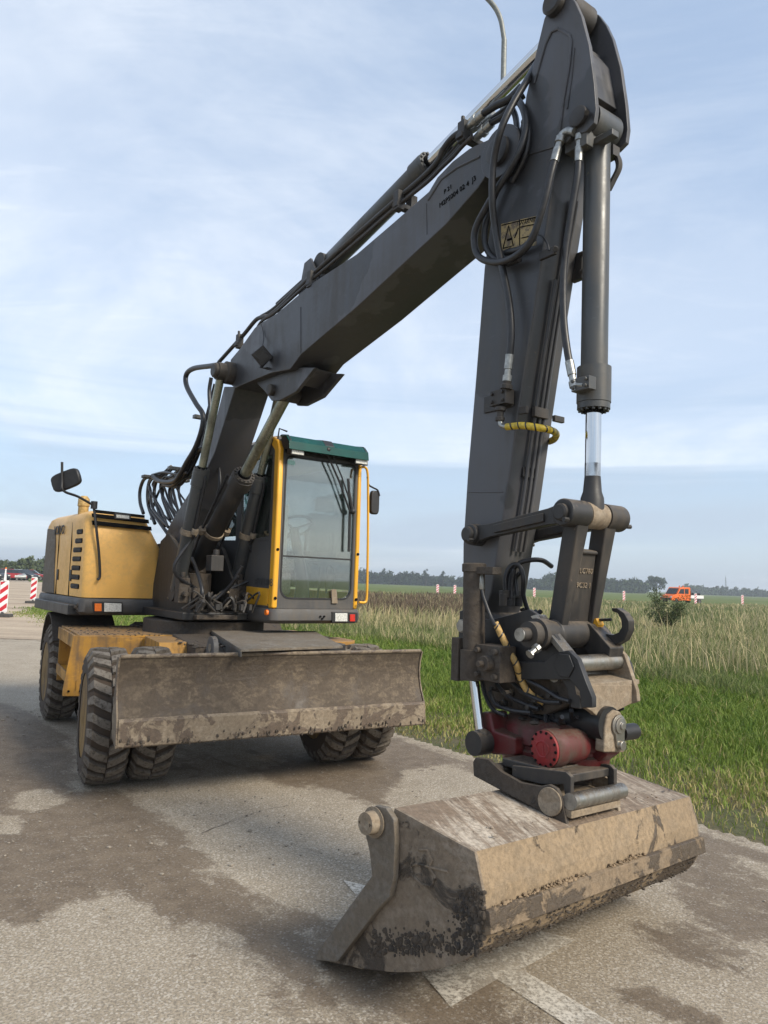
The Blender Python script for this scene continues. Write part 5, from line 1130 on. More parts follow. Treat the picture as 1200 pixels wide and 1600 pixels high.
# reinforced lower arm of the cheek
bk = [(788, 1034), (850, 1034), (866, 1020), (888, 1016), (902, 1030), (914, 1062), (925, 1090), (925, 1106), (908, 1106), (905, 1080), (890, 1062), (790, 1062)]
m = MB(); m.azpoly(U, [U.px(x, y, -.225) for x, y in bk], -.225, -.195); cb = part('cheek_reinforcement', m, 'black', cpl, .004)
hx = U.px(882, 1040, -.225); m = MB(); m.cyl(U.w(hx[0], -.232, hx[1]), U.w(hx[0], -.215, hx[1]), .055, 6); part('cheek_nut', m, 'black', cb, .003)
# cross shaft and front plate
s0, s1 = U.px(893, 1037, -.17), U.px(885, 1037, .0)
m = MB(); m.cyl(U.w(s0[0], -.19, s0[1]), U.w(s0[0], .19, s0[1]), .036, 20); m.cyl(U.w(s0[0]-.08, -.19, s0[1]-.06), U.w(s0[0]-.08, .19, s0[1]-.06), .028, 16); part('cross_shaft', m, 'steel', cpl, 0)
af = U.px(906, 1090, -.20)[0]+.01
pf = [U.ps(x, y, af) for x, y in ((906, 1070), (988, 1070), (990, 1098), (970, 1108), (950, 1118), (938, 1124), (925, 1112), (912, 1104))]
m = MB(); m.lzpoly(U, pf, af, af-.03); frp = part('coupler_front_plate', m, 'bracket', cpl, .004)
m = MB(); zt2 = pf[0][1]; m.azpoly(U, [(af-.002, zt2), (af-.002, zt2-.02), (af-.16, zt2-.0), (af-.16, zt2+.02)], -.17, .20); part('coupler_shelf', m, 'bracket', cpl, .003)
rc = [(962, 1010), (975, 1022), (984, 1048), (994, 1078), (996, 1096), (984, 1100), (975, 1075), (945, 1062), (940, 1030)]
m = MB(); lr = pf[1][0]; m.azpoly(U, [U.px(x, y, lr) for x, y in rc], lr, lr+.025); part('coupler_cheek', m, 'bracket', cpl, .004)
m = MB()
for i in range(40):
    l_ = rng.uniform(-.17, .14); m.tube(spline([U.w(af-.35+rng.uniform(0, .1), l_, zt2-.14+rng.normal(0, .02)), U.w(af-.2, l_*.8+rng.normal(0, .03), zt2-.20+rng.normal(0, .03)), U.w(af-.08, l_+rng.normal(0, .05), zt2-.13+rng.normal(0, .03))], 4), .010, 6)
o = part('rotator_hoses', m, 'rubber', bevel=0); o['kind'] = 'stuff'
mx0 = [U.px(x, y, -.15) for x, y in ((752, 1056), (880, 1060), (893, 1080), (893, 1100), (850, 1118), (800, 1112), (762, 1106))]
m = MB(); m.azpoly(U, mx0, -.15, .12); part('hose_manifold', m, 'muddark', cpl, .012)
for (x, y) in ((778, 1075), (800, 1082), (824, 1078), (846, 1092), (868, 1085), (790, 1098), (835, 1104)):
    m = MB(); q = U.pw(x, y, -.15); m.pipe(q, q-U.L*.05, [(0, .018), (.02, .018), (.022, .012), (.05, .012)], 8); part('manifold_fitting', m, 'greyd', cpl, 0)
for k_, pts_ in enumerate((((775, 1068), (790, 1085), (815, 1098), (842, 1108)), ((800, 1066), (822, 1084), (850, 1096), (876, 1098)), ((826, 1064), (850, 1076), (872, 1090), (890, 1096)), ((765, 1080), (775, 1100), (800, 1110), (830, 1114)), ((752, 1060), (758, 1085), (770, 1108), (790, 1118)))):
    m = MB(); m.tube(spline([U.pw(x, y, -.19-.01*k_) for x, y in pts_], 6), .010, 8); part('rotator_hose', m, 'rubber', cpl, 0)
# hook
hk = [(924, 975), (935, 985), (948, 1003), (962, 1008), (975, 1000), (982, 985), (982, 970), (975, 958), (963, 950), (955, 950), (956, 955), (964, 958), (970, 968), (971, 980), (966, 988), (957, 992), (945, 990), (936, 982), (930, 970)]
lh = .10
m = MB(); m.azpoly(U, [U.px(x, y, lh) for x, y in hk], lh, lh+.045); hk_ = part('lifting_hook', m, 'greyd', cpl, .004)
m = MB(); m.azpoly(U, [U.px(x, y, lh) for x, y in ((918, 972), (932, 975), (965, 1012), (962, 1030), (940, 1030), (905, 1000))], lh-.05, lh+.05); part('hook_base', m, 'greyd', cpl, .006)
m = MB(); m.azpoly(U, [U.px(x, y, lh) for x, y in ((926, 968), (934, 966), (938, 976), (934, 984), (926, 980))], lh-.012, lh+.03); part('safety_latch', m, 'cabyel', hk_, .003)
m = MB(); m.tube([U.pw(932, 969, lh+.01), U.pw(955, 968, lh+.01)], .007, 8); part('latch_bar', m, 'greyd', hk_, 0)

# ---------------- tilt cylinder
lt = -.30
t0, t1, t2 = [np.array(U.pw(x, y, lt)) for x, y in ((741, 880), (740, 1062), (752, 1160))]
dd = (t1-t0)/np.linalg.norm(t1-t0); LL = np.linalg.norm(t1-t0)
m = MB(); m.pipe(t0, t1, [(0, .050), (.006, .058), (.04, .058), (.042, .052), (LL-.14, .052), (LL-.138, .064), (LL-.0, .064)], 24); tc_ = part('tilt_cylinder', m, 'muddark', bevel=0)
m = MB(); f3 = Frame(t0[:2], 36); m.box(f3, .09, 0, t0[2]-.035, .13, .06, .035); part('port_flange', m, 'muddark', tc_, .003)
m = MB(); m.pipe(U.pw(750, 893, lt), U.pw(752, 918, lt), [(0, .012), (.03, .013), (.08, .015), (.085, .012)], 10); part('hose_fitting', m, 'fitting', tc_, 0)
m = MB(); m.cyl(t1-dd*.01, t2, .023, 20); part('piston_rod', m, 'chrome', tc_, 0)
m = MB(); m.cyl(t2-U.L*.05, t2+U.L*.05, .055, 20); m.sphere(t2-dd*.02, .045, 12); part('rod_eye', m, 'greyd', tc_, 0)
m = MB(); f3 = Frame(((t1+t0*.0))[:2], 36); zc = t1[2]+.09; m.box(f3, .12, .02, zc, .16, .10, .16); m.box(f3, -.07, 0, zc, .05, .12, .20)
for i in (-1, 1):
    for j in (-1, 1): m.cyl(f3.w(.12+i*.055, -.03, zc+j*.055), f3.w(.12+i*.055, -.05, zc+j*.055), .014, 8)
m.cyl(f3.w(.13, -.03, zc), f3.w(.13, -.07, zc), .035, 14); m.cyl(f3.w(.13, -.07, zc), f3.w(.13, -.10, zc), .016, 6)
for j in (-1, 0, 1): m.cyl(f3.w(-.095, 0, zc+j*.06), f3.w(-.115, 0, zc+j*.06), .015, 8)
part('tilt_clamp', m, 'muddark', tc_, .004)
hose([(752, 918), (756, 935), (766, 962), (774, 978)], [lt-.0, lt, lt+.01, lt+.01], .009)
wrapped([(774, 973), (783, 992), (796, 1018), (806, 1036), (812, 1056), (826, 1082), (850, 1098)], [lt+.02, lt+.03, -.25, -.25, -.22, -.19, -.16], .015, 'tansleeve', 9, 'tan_wrapped_hose')
# hose bundle on the lower arm front
af2 = .03
def armfront(x, y, o=.05):
    a, z = U.px(x-20, y, -ha); return a+o
hose([(862, 885), (848, 876), (830, 875), (812, 880), (800, 893), (795, 915), (796, 938)], [.1, .03, -.02, -.05, -.07, -.08, -.08], .012)
hose([(790, 930), (790, 900), (800, 883), (812, 885), (818, 905), (818, 930), (828, 960), (838, 955)], [-.10, -.10, -.08, -.06, -.05, -.03, 0, .0], .011)
hose([(808, 930), (806, 905), (812, 895)], [-.06]*3, .010); hose([(799, 934), (800, 910), (804, 890)], [-.08]*3, .010)
hose([(795, 985), (815, 975), (832, 965), (845, 955)], [-.16, -.1, -.05, 0], .012)
m = MB(); p = U.pw(793, 928, -.09); f3 = Frame(p[:2], 36); m.box(f3, 0, .03, p[2], .03, .15, .035); 
for i in range(3): m.cyl(f3.w(.0, -.03+.055*i, p[2]-.0), f3.w(0, -.03+.055*i, p[2]-.06), .02, 10)
part('hose_clamp', m, 'greyd', am, .003)

# ---------------- rotator (tiltrotator body)
lm = .80                       # middle of the bucket in its own frame
# red body: rounded slab read on the near side plane
lr0, lr1 = lm-.20, lm+.20
def Bc(x, y, l): return B.px(x, y, l)
topL = U.px(765, 1120, -.22); 
RZ0, RZ1 = None, None
ca, cz = U.px(868, 1160, -.24)
R0 = Frame(U.w(ca-.20, -.02, 0)[:2], 41)
zr = U.px(800, 1165, -.2)[1]
def ringp(r0, r1, z, n=28, da=0): return [(r1*sin(2*pi*i/n), r0*cos(2*pi*i/n)+da, z) for i in range(n)]
ztop = U.px(790, 1118, -.2)[1]; zbot = U.px(820, 1208, -.2)[1]
hgt = ztop-zbot
rot = loft(R0, [ringp(.22, .17, zbot), ringp(.255, .19, zbot+.02), ringp(.27, .20, zbot+hgt*.42), ringp(.255, .188, zbot+hgt*.46), ringp(.255, .188, zbot+hgt*.52), ringp(.268, .20, zbot+hgt*.56), ringp(.26, .195, ztop-.04), ringp(.22, .16, ztop)])
rt_ = part('rotator_body', rot, 'red', bevel=0, sharp=50)
# motor housing with the round cover
cc = np.array(U.pw(853, 1170, -.30)); ax = U.L*-.98-U.F*.04; ax /= np.linalg.norm(ax)
m = MB(); m.pipe(cc-ax*.30, cc+ax*.0, [(.10, .066), (.12, .070), (.23, .070), (.235, .080), (.29, .080), (.30, .077)], 32); mh = part('worm_housing', m, 'red', rt_, 0)
m = MB(); m.pipe(cc, cc+ax*.02, [(0, .075), (.012, .075), (.016, .062), (.02, .03)], 32); cvr = part('housing_cover', m, 'redcap', rt_, 0)
m = MB(); u = np.cross(ax, [0, 0, 1]); u /= np.linalg.norm(u); v = np.cross(u, ax)
pts = [cc+ax*.019+u*(.034*cos(t)*(1+.15*sin(3*t)))+v*(.032*sin(t)) for t in np.linspace(0, 2*pi, 17)]; m.tube(pts, .004, 6); m.tube([cc+ax*.02-v*.02-u*.008, cc+ax*.02+v*.022], .004, 6); part('cast_emblem', m, 'redcap', cvr, 0)
ring_bolts(cc+ax*.008, ax, .068, 14, .006, .010, 'void', cvr, 'cover_bolts')
# tilt shaft boss plate at the front (grey, with two bolts)
ab2 = U.px(962, 1140, .02)[0]
bp2 = [U.ps(x, y, af+.03) for x, y in ((944, 1176), (946, 1135), (950, 1118), (960, 1109), (970, 1112), (976, 1125), (977, 1176))]
m = MB(); m.lzpoly(U, bp2, af+.03, af-.02); bpl = part('tilt_shaft_bracket', m, 'bracket', rt_, .008)
m = MB(); l_, z_ = U.ps(965, 1133, af+.03); l2_, z2_ = U.ps(967, 1164, af+.03); m.pipe(U.w(af+.03, l_, z_), U.w(af+.06, l_, z_), [(0, .045), (.01, .045), (.012, .034), (.02, .034), (.022, .014), (.03, .014)], 24); m.pipe(U.w(af+.03, l2_, z2_), U.w(af+.055, l2_, z2_), [(0, .022), (.025, .02)], 14)
m.lzpoly(U, [(l_-.035, z_), (l_+.035, z_), (l2_+.024, z2_-.005), (l2_-.024, z2_-.005)], af+.042, af+.028); part('pin_retainer', m, 'steel', bpl, .003)
m = MB(); q = U.w(af-.02, l_+.09, z_-.05); m.cyl(q, q+U.L*.10, .035, 14); part('grease_cap', m, 'plastic', rt_, 0)
m = MB(); a_, z_ = U.px(940, 1128, -.02); m.cyl(U.w(af-.30, l_-.04, z_), U.w(af+.02, l_-.04, z_), .075, 24); part('tilt_shaft', m, 'black', rt_, 0)
m = MB(); m.azpoly(U, [U.px(x, y, -.05) for x, y in ((880, 1130), (948, 1134), (948, 1180), (930, 1192), (880, 1200))], -.05, .05); part('rotator_neck', m, 'red', rt_, .012)
m = MB(); m.azpoly(U, [U.px(x, y, -.24) for x, y in ((757, 1112), (772, 1112), (778, 1140), (812, 1152), (812, 1180), (776, 1178), (752, 1165))], -.27, -.15); part('cylinder_lug', m, 'red', rt_, .012)
m = MB(); 
for i in range(60):
    r = rng.uniform(.006, .02); th_ = rng.uniform(0, 6.28); q = rng.uniform(0, .9); m.sphere(R0.w(.2*q*sin(th_), .28*q*cos(th_), ztop+r*.2), r, 7, (1.2, 1.2, .5))
o = build('mud_crumbs', m, M['muddark'], rt_); o['kind'] = 'stuff'

# ---------------- bucket
pr = [(620, 1262), (745, 1330), (762, 1452), (740, 1492), (690, 1512), (625, 1518), (560, 1510), (500, 1499)]
Z = [list(B.px(x, y, 0)) for x, y in pr]; Z[-1][1] = max(.005, Z[-1][1])
WID = 1.575
corner = Z[1]; stepp = Z[2]

outer = [Z[0], Z[1], [(Z[1][0]+Z[2][0])/2+.012, (Z[1][1]+Z[2][1])/2], [Z[2][0], Z[2][1]]] + Z[3:]
bk = None
shell = [outer[0], outer[1], outer[2], outer[3]] + [list(p) for p in outer[4:]]
def offset(poly, d):
    out = []; n = len(poly)
    for i in range(n):
        a = np.array(poly[max(i-1, 0)]); b = np.array(poly[min(i+1, n-1)]); t = b-a; t /= np.linalg.norm(t); nr = np.array([-t[1], t[0]]); out.append(np.array(poly[i])+nr*d)
    return out
smooth_low = spline([np.array([p[0], p[1], 0]) for p in shell[3:]], 4); low = [[p[0], p[1]] for p in smooth_low]
full = shell[:3] + low
inner = offset(full, -.022 if offset([full[0], full[1]], 1)[0][1] > full[0][1] else .022)
m = MB()
for i in range(len(full)-1):
    q0 = [B.w(full[i][0], 0, full[i][1]), B.w(full[i+1][0], 0, full[i+1][1]), B.w(inner[i+1][0], 0, inner[i+1][1]), B.w(inner[i][0], 0, inner[i][1])]
    m.hull8(q0, [p+WID*B.L for p in q0])
# separate materials: top plate and wrapper
me_f = len(m.f)//len(range(len(full)-1))
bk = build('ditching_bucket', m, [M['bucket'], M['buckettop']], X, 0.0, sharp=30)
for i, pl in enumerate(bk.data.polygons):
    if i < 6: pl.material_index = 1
# end plates
eyeb = B.px(592, 1283, -.02)
endpoly = [(p[0], p[1]) for p in full] + [(B.px(560, 1420, 0)), (B.px(605, 1372, 0)), (B.px(612, 1310, 0))]
for l_ in (-.012, WID):
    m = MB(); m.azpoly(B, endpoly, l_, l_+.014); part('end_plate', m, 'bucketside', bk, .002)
    barp = [B.px(x, y, -.03) for x, y in ((572, 1296), (580, 1330), (584, 1368), (560, 1400), (497, 1488), (496, 1500), (530, 1502), (590, 1424), (612, 1400), (618, 1370), (620, 1310), (618, 1280), (606, 1262), (590, 1258), (576, 1266), (570, 1282))]
    s_ = -1 if l_ < 0 else 1; lb = l_-.028 if s_ < 0 else l_+.014
    m = MB(); m.azpoly(B, barp, lb, lb+.028); sb = part('side_cutter', m, 'plate', bk, .004)
    m = MB(); e = B.w(eyeb[0], lb+(0 if s_ < 0 else .028), eyeb[1]); dx_ = (B.L/np.linalg.norm(B.L))*s_; m.pipe(e, e+dx_*.05, [(0, .052), (.006, .056), (.01, .056), (.012, .042), (.05, .040), (.052, .026), (.045, .024)], 24); part('spreader_eye', m, 'bracket', sb, 0)
# wear band along the back, and the folded bottom below
m = MB(); a1_, z1_ = Z[2]; b1_ = [(Z[1][0]*.28+a1_*.72)+.010, Z[1][1]*.28+z1_*.72]
m.azpoly(B, [(b1_[0]+.002, b1_[1]), (b1_[0]+.020, b1_[1]-.004), (a1_+.024, z1_-.006), (a1_-.02, z1_-.03), (a1_-.02, z1_)], -.012, WID+.012); part('wear_strip', m, 'wearmud', bk, .003)
m = MB()
for i in range(900):
    l_ = rng.uniform(0, WID); k_ = smooth_noise(np.array([[l_*5, 0.]]), 1.0, 77)[0]
    if rng.random() < .10+k_*1.5: m.sphere(B.w(b1_[0]+.006, l_, b1_[1]+rng.normal(.0, .004+.008*max(0, k_))), rng.gamma(2, .0012)+.0015, 6, (1.2, 2.0, .9))
o = build('dried_mud_ridge', m, M['drymud'], bk); o['kind'] = 'stuff'
# lip
m = MB(); p_, q_ = low[-1], low[-5]; m.azpoly(B, [(p_[0]-.02, p_[1]), (p_[0]-.02, p_[1]+.02), (q_[0], q_[1]+.03), (q_[0]+.02, q_[1]-.004)], 0.0, WID); part('cutting_lip', m, 'bracket', bk, .003)
# welded rib marks on the near end
m = MB()
for px in (((655, 1328), (668, 1328), (675, 1345), (672, 1352)), ((643, 1352), (645, 1368), (660, 1382), (675, 1384), (680, 1370), (672, 1355), (655, 1350), (643, 1352)), ((672, 1355), (700, 1362))):
    m.tube([B.pw(x, y, -.014) for x, y in px], .005, 6)
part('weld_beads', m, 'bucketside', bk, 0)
# wet clods stuck on bottom and near end
m = MB()
for i in range(520):
    t = abs(rng.normal(0, .42)); l_ = rng.uniform(0.01, WID-.02); f_ = min(.99, t*.5); j = 3+int(f_*(len(full)-5)); p = full[min(j, len(full)-1)]; r = rng.uniform(.002, .006)
    m.sphere(B.w(p[0]+.001, l_, p[1]+rng.normal(0, .004)), r, 6, (1.5, 1.5, .8))
for i in range(1100):
    x, y = (rng.normal(737, 12), rng.normal(1435, 40)) if i % 2 else (rng.normal(640, 48), rng.normal(1478, 12))
    a_, z_ = B.px(x, y, -.014)
    if z_ > .03 and 575 < x < 757 and y < 1495 and y > 1385+max(0, (640-x)*.3): m.sphere(B.w(a_, -.012, z_), rng.gamma(2, .0013)+.001, 6, (1.6, .8, 1.4))
o = build('wet_mud_clods', m, M['muddark'], bk); o['kind'] = 'stuff'
clods('dry_mud_crumbs', Frame(B.w(0, 0, 0)[:2], 43, .055), Z[0][0], Z[1][0], .1, WID-.1, (Z[0][1]+Z[1][1])/2-.008, 90, .002, .007, 'buckettop', bk)
# coupler ears on the bucket and the silver pin
def BZ(x, y, z):
    q = B.pz(x, y, z); return q
zt0 = (Z[0][1]+Z[1][1])/2
lE = B.loc(gnd(883, 1288, corner[1]-.034))[1]; lE2 = B.loc(gnd(978, 1270, corner[1]-.052))[1]
ear = [(742, 1212), (741, 1190), (745, 1183), (765, 1186), (785, 1205), (815, 1222), (845, 1228), (860, 1225), (872, 1232), (880, 1248), (888, 1290)]
e1 = [B.px(x, y, lE) for x, y in ear]
for l_ in (lE, lE2):
    m = MB(); m.azpoly(B, e1, l_-.01, l_+.012); er = part('bucket_ear', m, 'bracket' if l_ != lE else 'muddark', bk, .004)
    if l_ == lE:
        c_ = B.px(862, 1252, lE); m = MB(); m.cyl(B.w(c_[0], l_-.018, c_[1]), B.w(c_[0], l_-.008, c_[1]), .055, 24); part('ear_boss', m, 'bracket', er, .003)
pc = B.px(893, 1252, lE+.012); m = MB(); m.cyl(B.w(pc[0], lE, pc[1]), B.w(pc[0], lE2, pc[1]), .032, 24); part('coupler_pin', m, 'steel', bk, 0)
pc2 = B.px(770, 1205, lE); m = MB(); m.cyl(B.w(pc2[0], lE, pc2[1]), B.w(pc2[0], lE2, pc2[1]), .030, 20); part('coupler_pin', m, 'muddark', bk, 0)
# saddle plate between the ears
m = MB(); sdl = [B.px(x, y, lE) for x, y in ((893, 1268), (893, 1280), (820, 1250), (790, 1226), (800, 1222), (850, 1244))]; m.azpoly(B, sdl, lE, lE2-.02); part('saddle_plate', m, 'bracket', bk, .004)
# lower coupler of the rotator gripping the pins
lc = [B.px(x, y, lE+.02) for x, y in ((800, 1196), (884, 1206), (892, 1214), (892, 1240), (882, 1242), (880, 1226), (846, 1226), (800, 1214))]
for l_ in (lE+.02, lE2-.045): m = MB(); m.azpoly(B, lc, l_, l_+.025); part('quick_hitch_plate', m, 'greyd', rt_, .004)
m = MB(); hb0 = B.px(880, 1212, lE+.02); m.box(B, hb0[0]-.05, (lE+lE2)/2, hb0[1]-.015, .12, (lE2-lE)-.06, .035); m.box(B, hb0[0]-.20, (lE+lE2)/2, hb0[1]-.01, .24, (lE2-lE)-.08, .035); part('quick_hitch_body', m, 'greyd', rt_, .006)
m = MB(); cR = R0.w(0, 0, 0); m.pipe((cR[0], cR[1], zbot-.05), (cR[0], cR[1], zbot+.02), [(0, .2), (.07, .2)], 32); part('rotator_gear_ring', m, 'muddark', rt_, .004)
# ================================================================== CAB
cf = .90; lr_, ll_ = .315, 1.215; cz0, cz1 = 1.265, 2.775; cr = -.72
cab = loft(U, [rrect(lr_+.01, ll_-.01, cf-.02, cr, 1.24, .05), rrect(lr_, ll_, cf-.02, cr, 1.30, .05)]); cbn = part('cab_floor', cab, 'bumper', bevel=0)
# grey skirt bumper with lamps
m = loft(U, [rrect(lr_-.01, ll_+.015, cf+.005, cr, 1.135, .09), rrect(lr_-.035, ll_+.035, cf+.045, cr, 1.165, .10), rrect(lr_-.035, ll_+.035, cf+.045, cr, 1.225, .10), rrect(lr_-.02, ll_+.02, cf+.03, cr, 1.262, .09)]); cb_ = part('cab_bumper', m, 'bumper', bevel=0, sharp=50)
def cp(x, y, a=cf): return U.ps(x, y, a)
def on_front(px, a): return [U.w(a, *cp(x, y, a)) for x, y in px]
m = MB(); m.prism(on_front(((519, 956), (559, 957), (559, 973), (519, 973)), cf+.055), -.05*U.F); hs = part('lamp_housing', m, 'plastic', cb_, .004)
m = MB(); m.prism(on_front(((524, 958), (543, 958), (543, 971), (524, 971)), cf+.064), -.01*U.F); part('headlight', m, 'lens', hs, .003)
m = MB(); m.prism(on_front(((547, 960), (555, 960), (555, 971), (547, 971)), cf+.064), -.01*U.F); part('marker_light', m, 'redlens', hs, .003)
m = MB(); q = U.pw(418, 957, lr_-.04); m.cyl(q, q-U.L*.02, .024, 14); part('indicator', m, 'orange', cb_, 0)
m = MB()
for dx_, dz_ in ((-.02, 0), (.02, 0), (0, -.02)): q = U.w(cf+.046, .80+dx_, 1.20+dz_); m.cyl(q, q+U.F*.012, .009, 8)
part('bumper_bolts', m, 'void', cb_, 0)
def slab_az(name, pts, l0, l1, mm, parent=X, bevel=.004): m = MB(); m.azpoly(U, pts, l0, l1); return part(name, m, mm, parent, bevel)
def slab_lz(name, pts, a0, a1, mm, parent=X, bevel=.004): m = MB(); m.lzpoly(U, pts, a0, a1); return part(name, m, mm, parent, bevel)
def rpoly(x0, x1, z0, z1, r, n=5, corners=(1, 1, 1, 1)):
    out = []
    for (cx_, cz_, s, e, k) in ((x1, z1, 0, pi/2, corners[0]), (x0, z1, pi/2, pi, corners[1]), (x0, z0, pi, 1.5*pi, corners[2]), (x1, z0, 1.5*pi, 2*pi, corners[3])):
        rr = r*k+1e-4; sx_ = -1 if cx_ == x1 else 1; sz_ = -1 if cz_ == z1 else 1
        for t in np.linspace(s, e, n): out.append((cx_+sx_*rr+rr*cos(t), cz_+sz_*rr+rr*sin(t)))
    return out
def frame_ring(outer, inner, conv, ext):
    """solid ring between two outlines of equal length"""
    m = MB(); n = len(outer); O = [np.array(conv(p)) for p in outer]; I = [np.array(conv(p)) for p in inner]; e = np.array(ext)
    for i in range(n):
        k = (i+1) % n; a, b, c, d = O[i], O[k], I[k], I[i]
        nrm = np.cross(b-a, d-a)
        if np.dot(nrm, e) > 0: a, b, c, d = b, a, d, c
        m.hull8([d+0*e, c, b, a][::-1], [p+e for p in [d, c, b, a][::-1]])
    return m
# pillars: right one curves back into the roof
pw_ = .075
px_p = [(cf, cz0), (cf+.005, 1.9), (cf-.01, cz1-.10), (cf-.05, cz1-.02), (cf-.14, cz1+.03), (cf-.35, cz1+.045), (cf-.35, cz1-.03), (cf-.17, cz1-.05), (cf-.10, cz1-.11), (cf-.085, 1.9), (cf-.085, cz0)]
slab_az('cab_pillar', px_p, lr_, lr_+.055, 'cabyel', bevel=.018)
slab_az('cab_pillar', px_p, ll_-.045, ll_, 'cabyel', bevel=.018)
for l_ in (lr_, ll_-.05): slab_az('rear_pillar', [(cr+.08, cz0), (cr+.06, cz1), (cr-.02, cz1), (cr, cz0)], l_, l_+.05, 'bumper', bevel=.012)
for z in (1.355, 1.78, ): 
    for l_ in (lr_+.028, ll_-.022): m = MB(); m.cyl(U.w(cf, l_, z), U.w(cf+.008, l_, z), .014, 10); part('pillar_bolt', m, 'void', bevel=0)
# roof and header
m = loft(U, [rrect(lr_, ll_, cf-.10, cr-.03, cz1-.06, .06), rrect(lr_-.005, ll_+.005, cf-.08, cr-.03, cz1+.0, .07), rrect(lr_+.06, ll_-.06, cf-.16, cr+.05, cz1+.05, .07)]); part('cab_roof', m, 'bumper', bevel=0, sharp=50)
slab_lz('front_header', [(lr_+.05, cz1-.13), (ll_-.05, cz1-.13), (ll_-.05, cz1-.01), (lr_+.05, cz1-.01)], cf-.005, cf-.09, 'plastic', bevel=.01)
# sill below the windscreen
go = rpoly(lr_+.05, ll_-.045, cz0, cz1-.12, .01, 6); gi = rpoly(lr_+.075, ll_-.07, cz0+.085, cz1-.15, .10, 6, (.5, .5, 1, 1))
m = frame_ring(go, gi, lambda p: U.w(cf-.012, p[0], p[1]), -U.F*.03); part('front_frame', m, 'bumper', bevel=0)
gi2 = rpoly(lr_+.088, ll_-.083, cz0+.098, cz1-.163, .09, 6, (.5, .5, 1, 1))
m = frame_ring(gi, gi2, lambda p: U.w(cf-.006, p[0], p[1]), -U.F*.03); part('window_seal', m, 'plastic', bevel=0)
m = MB(); m.prism([U.w(cf-.018, l, z) for l, z in gi2], -U.F*.006); ws = part('windscreen', m, 'glass', bevel=0)
zs_ = (cp(440, 867)[1]+cp(553, 876)[1])/2
m = MB(); m.box(U, cf-.016, (lr_+ll_)/2, zs_, .016, ll_-lr_-.17, .014); part('windscreen_joint', m, 'plastic', ws, 0)
m = MB(); m.prism(on_front(((449, 718), (461, 720), (461, 727), (449, 725)), cf-.012), -.002*U.F); part('glass_sticker', m, simple('pale_green_sticker', (.35, .6, .55), .5), ws, 0)
m = MB(); f_ = on_front(((518, 921), (526, 921), (528, 943), (519, 943)), cf+.006); m.prism(f_, -.02*U.F); part('window_latch', m, 'bracket', bevel=.003)
# green visor
m = MB(); vl = [lr_+.03, ll_-.02]
vs_ = [(cf-.06, cz1+.035), (cf+.06, cz1+.015), (cf+.115, cz1-.040), (cf+.128, cz1-.115), (cf+.114, cz1-.115), (cf+.10, cz1-.045), (cf+.055, cz1+.002), (cf-.06, cz1+.02)]
m.azpoly(U, vs_, *vl); vz = part('sun_visor', m, 'green', bevel=.004)
for i, l_ in enumerate((vl[0]+.02, (vl[0]+vl[1])/2, vl[1]-.02)):
    m = MB(); m.azpoly(U, [(a-.004, z+.008) for a, z in vs_[:4]] + [(cf+.0, cz1-.1), (cf-.05, cz1-.05)], l_-(.05 if i == 1 else .008), l_+(.05 if i == 1 else .008)); part('visor_bracket', m, 'plastic', vz, .004)
for l0_, l1_ in ((lr_+.06, lr_+.20), (ll_-.16, ll_-.01)):
    m = MB(); m.azpoly(U, [(cf+.02, cz1-.08), (cf+.10, cz1-.10), (cf+.10, cz1-.16), (cf+.02, cz1-.15)], l0_, l1_); wl = part('cab_work_lamp', m, 'plastic', bevel=.006)
    m = MB(); m.box(U, cf+.101, (l0_+l1_)/2, cz1-.13, .006, l1_-l0_-.02, .04); part('lamp_lens', m, 'lens', wl, .002)
m = MB(); m.tube([U.w(cf-.08, lr_+.02, cz1), U.w(cf-.06, lr_+.02, cz1+.09), U.w(cf-.06, lr_+.10, cz1+.075)], .008, 6); part('visor_hook', m, 'plastic', bevel=0)
# wipers
def wp(pts, a, r): m = MB(); m.tube([U.w(a, *cp(x, y, a)) for x, y in pts], r, 6); return m
part('wiper_arm', wp([(508, 702), (530, 752), (547, 800)], cf+.05, .009), 'plastic', bevel=0)
part('wiper_arm', wp([(516, 702), (534, 745), (549, 790)], cf+.05, .007), 'plastic', bevel=0)
part('wiper_blade', wp([(544, 748), (547, 790), (545, 862)], cf+.035, .013), 'plastic', bevel=0)
m = MB(); q = U.w(cf+.05, *cp(551, 799, cf+.05)); m.sphere(q, .03, 10); m.tube([q, U.w(cf+.04, *cp(545, 770, cf+.04))], .018, 8); part('wiper_motor_link', m, 'plastic', bevel=0)
m = MB(); q = U.w(cf+.10, *cp(512, 703, cf+.1)); m.sphere(q, .03, 8); part('wiper_pivot', m, 'plastic', bevel=0)
# right-hand side of the cab (towards the boom)
slab_az('side_lower_band', [(cf-.085, 1.285), (cf-.085, 1.435), (.0, 1.455), (-.30, 1.40), (-.30, 1.285)], lr_, lr_+.03, 'cabyel')
slab_az('side_lower_panel', [(cf-.085, 1.437), (cf-.085, 1.86), (cr+.05, 1.90), (cr+.05, 1.437)], lr_+.004, lr_+.03, 'bumper')
slab_az('side_mid_pillar', [(.18, 1.86), (.16, cz1-.06), (.06, cz1-.06), (.08, 1.86)], lr_+.002, lr_+.03, 'bumper')
slab_az('side_top_rail', [(cf-.09, cz1-.14), (cf-.10, cz1-.04), (cr, cz1-.04), (cr, cz1-.14)], lr_+.002, lr_+.03, 'bumper')
wpts = [(cf-.13, 1.90), (cf-.12, cz1-.26), (cf-.17, cz1-.17), (.26, cz1-.15), (.21, cz1-.2), (.22, 2.02), (.30, 1.86)]
slab_az('side_window', wpts, lr_+.010, lr_+.016, 'sideglass', bevel=0)
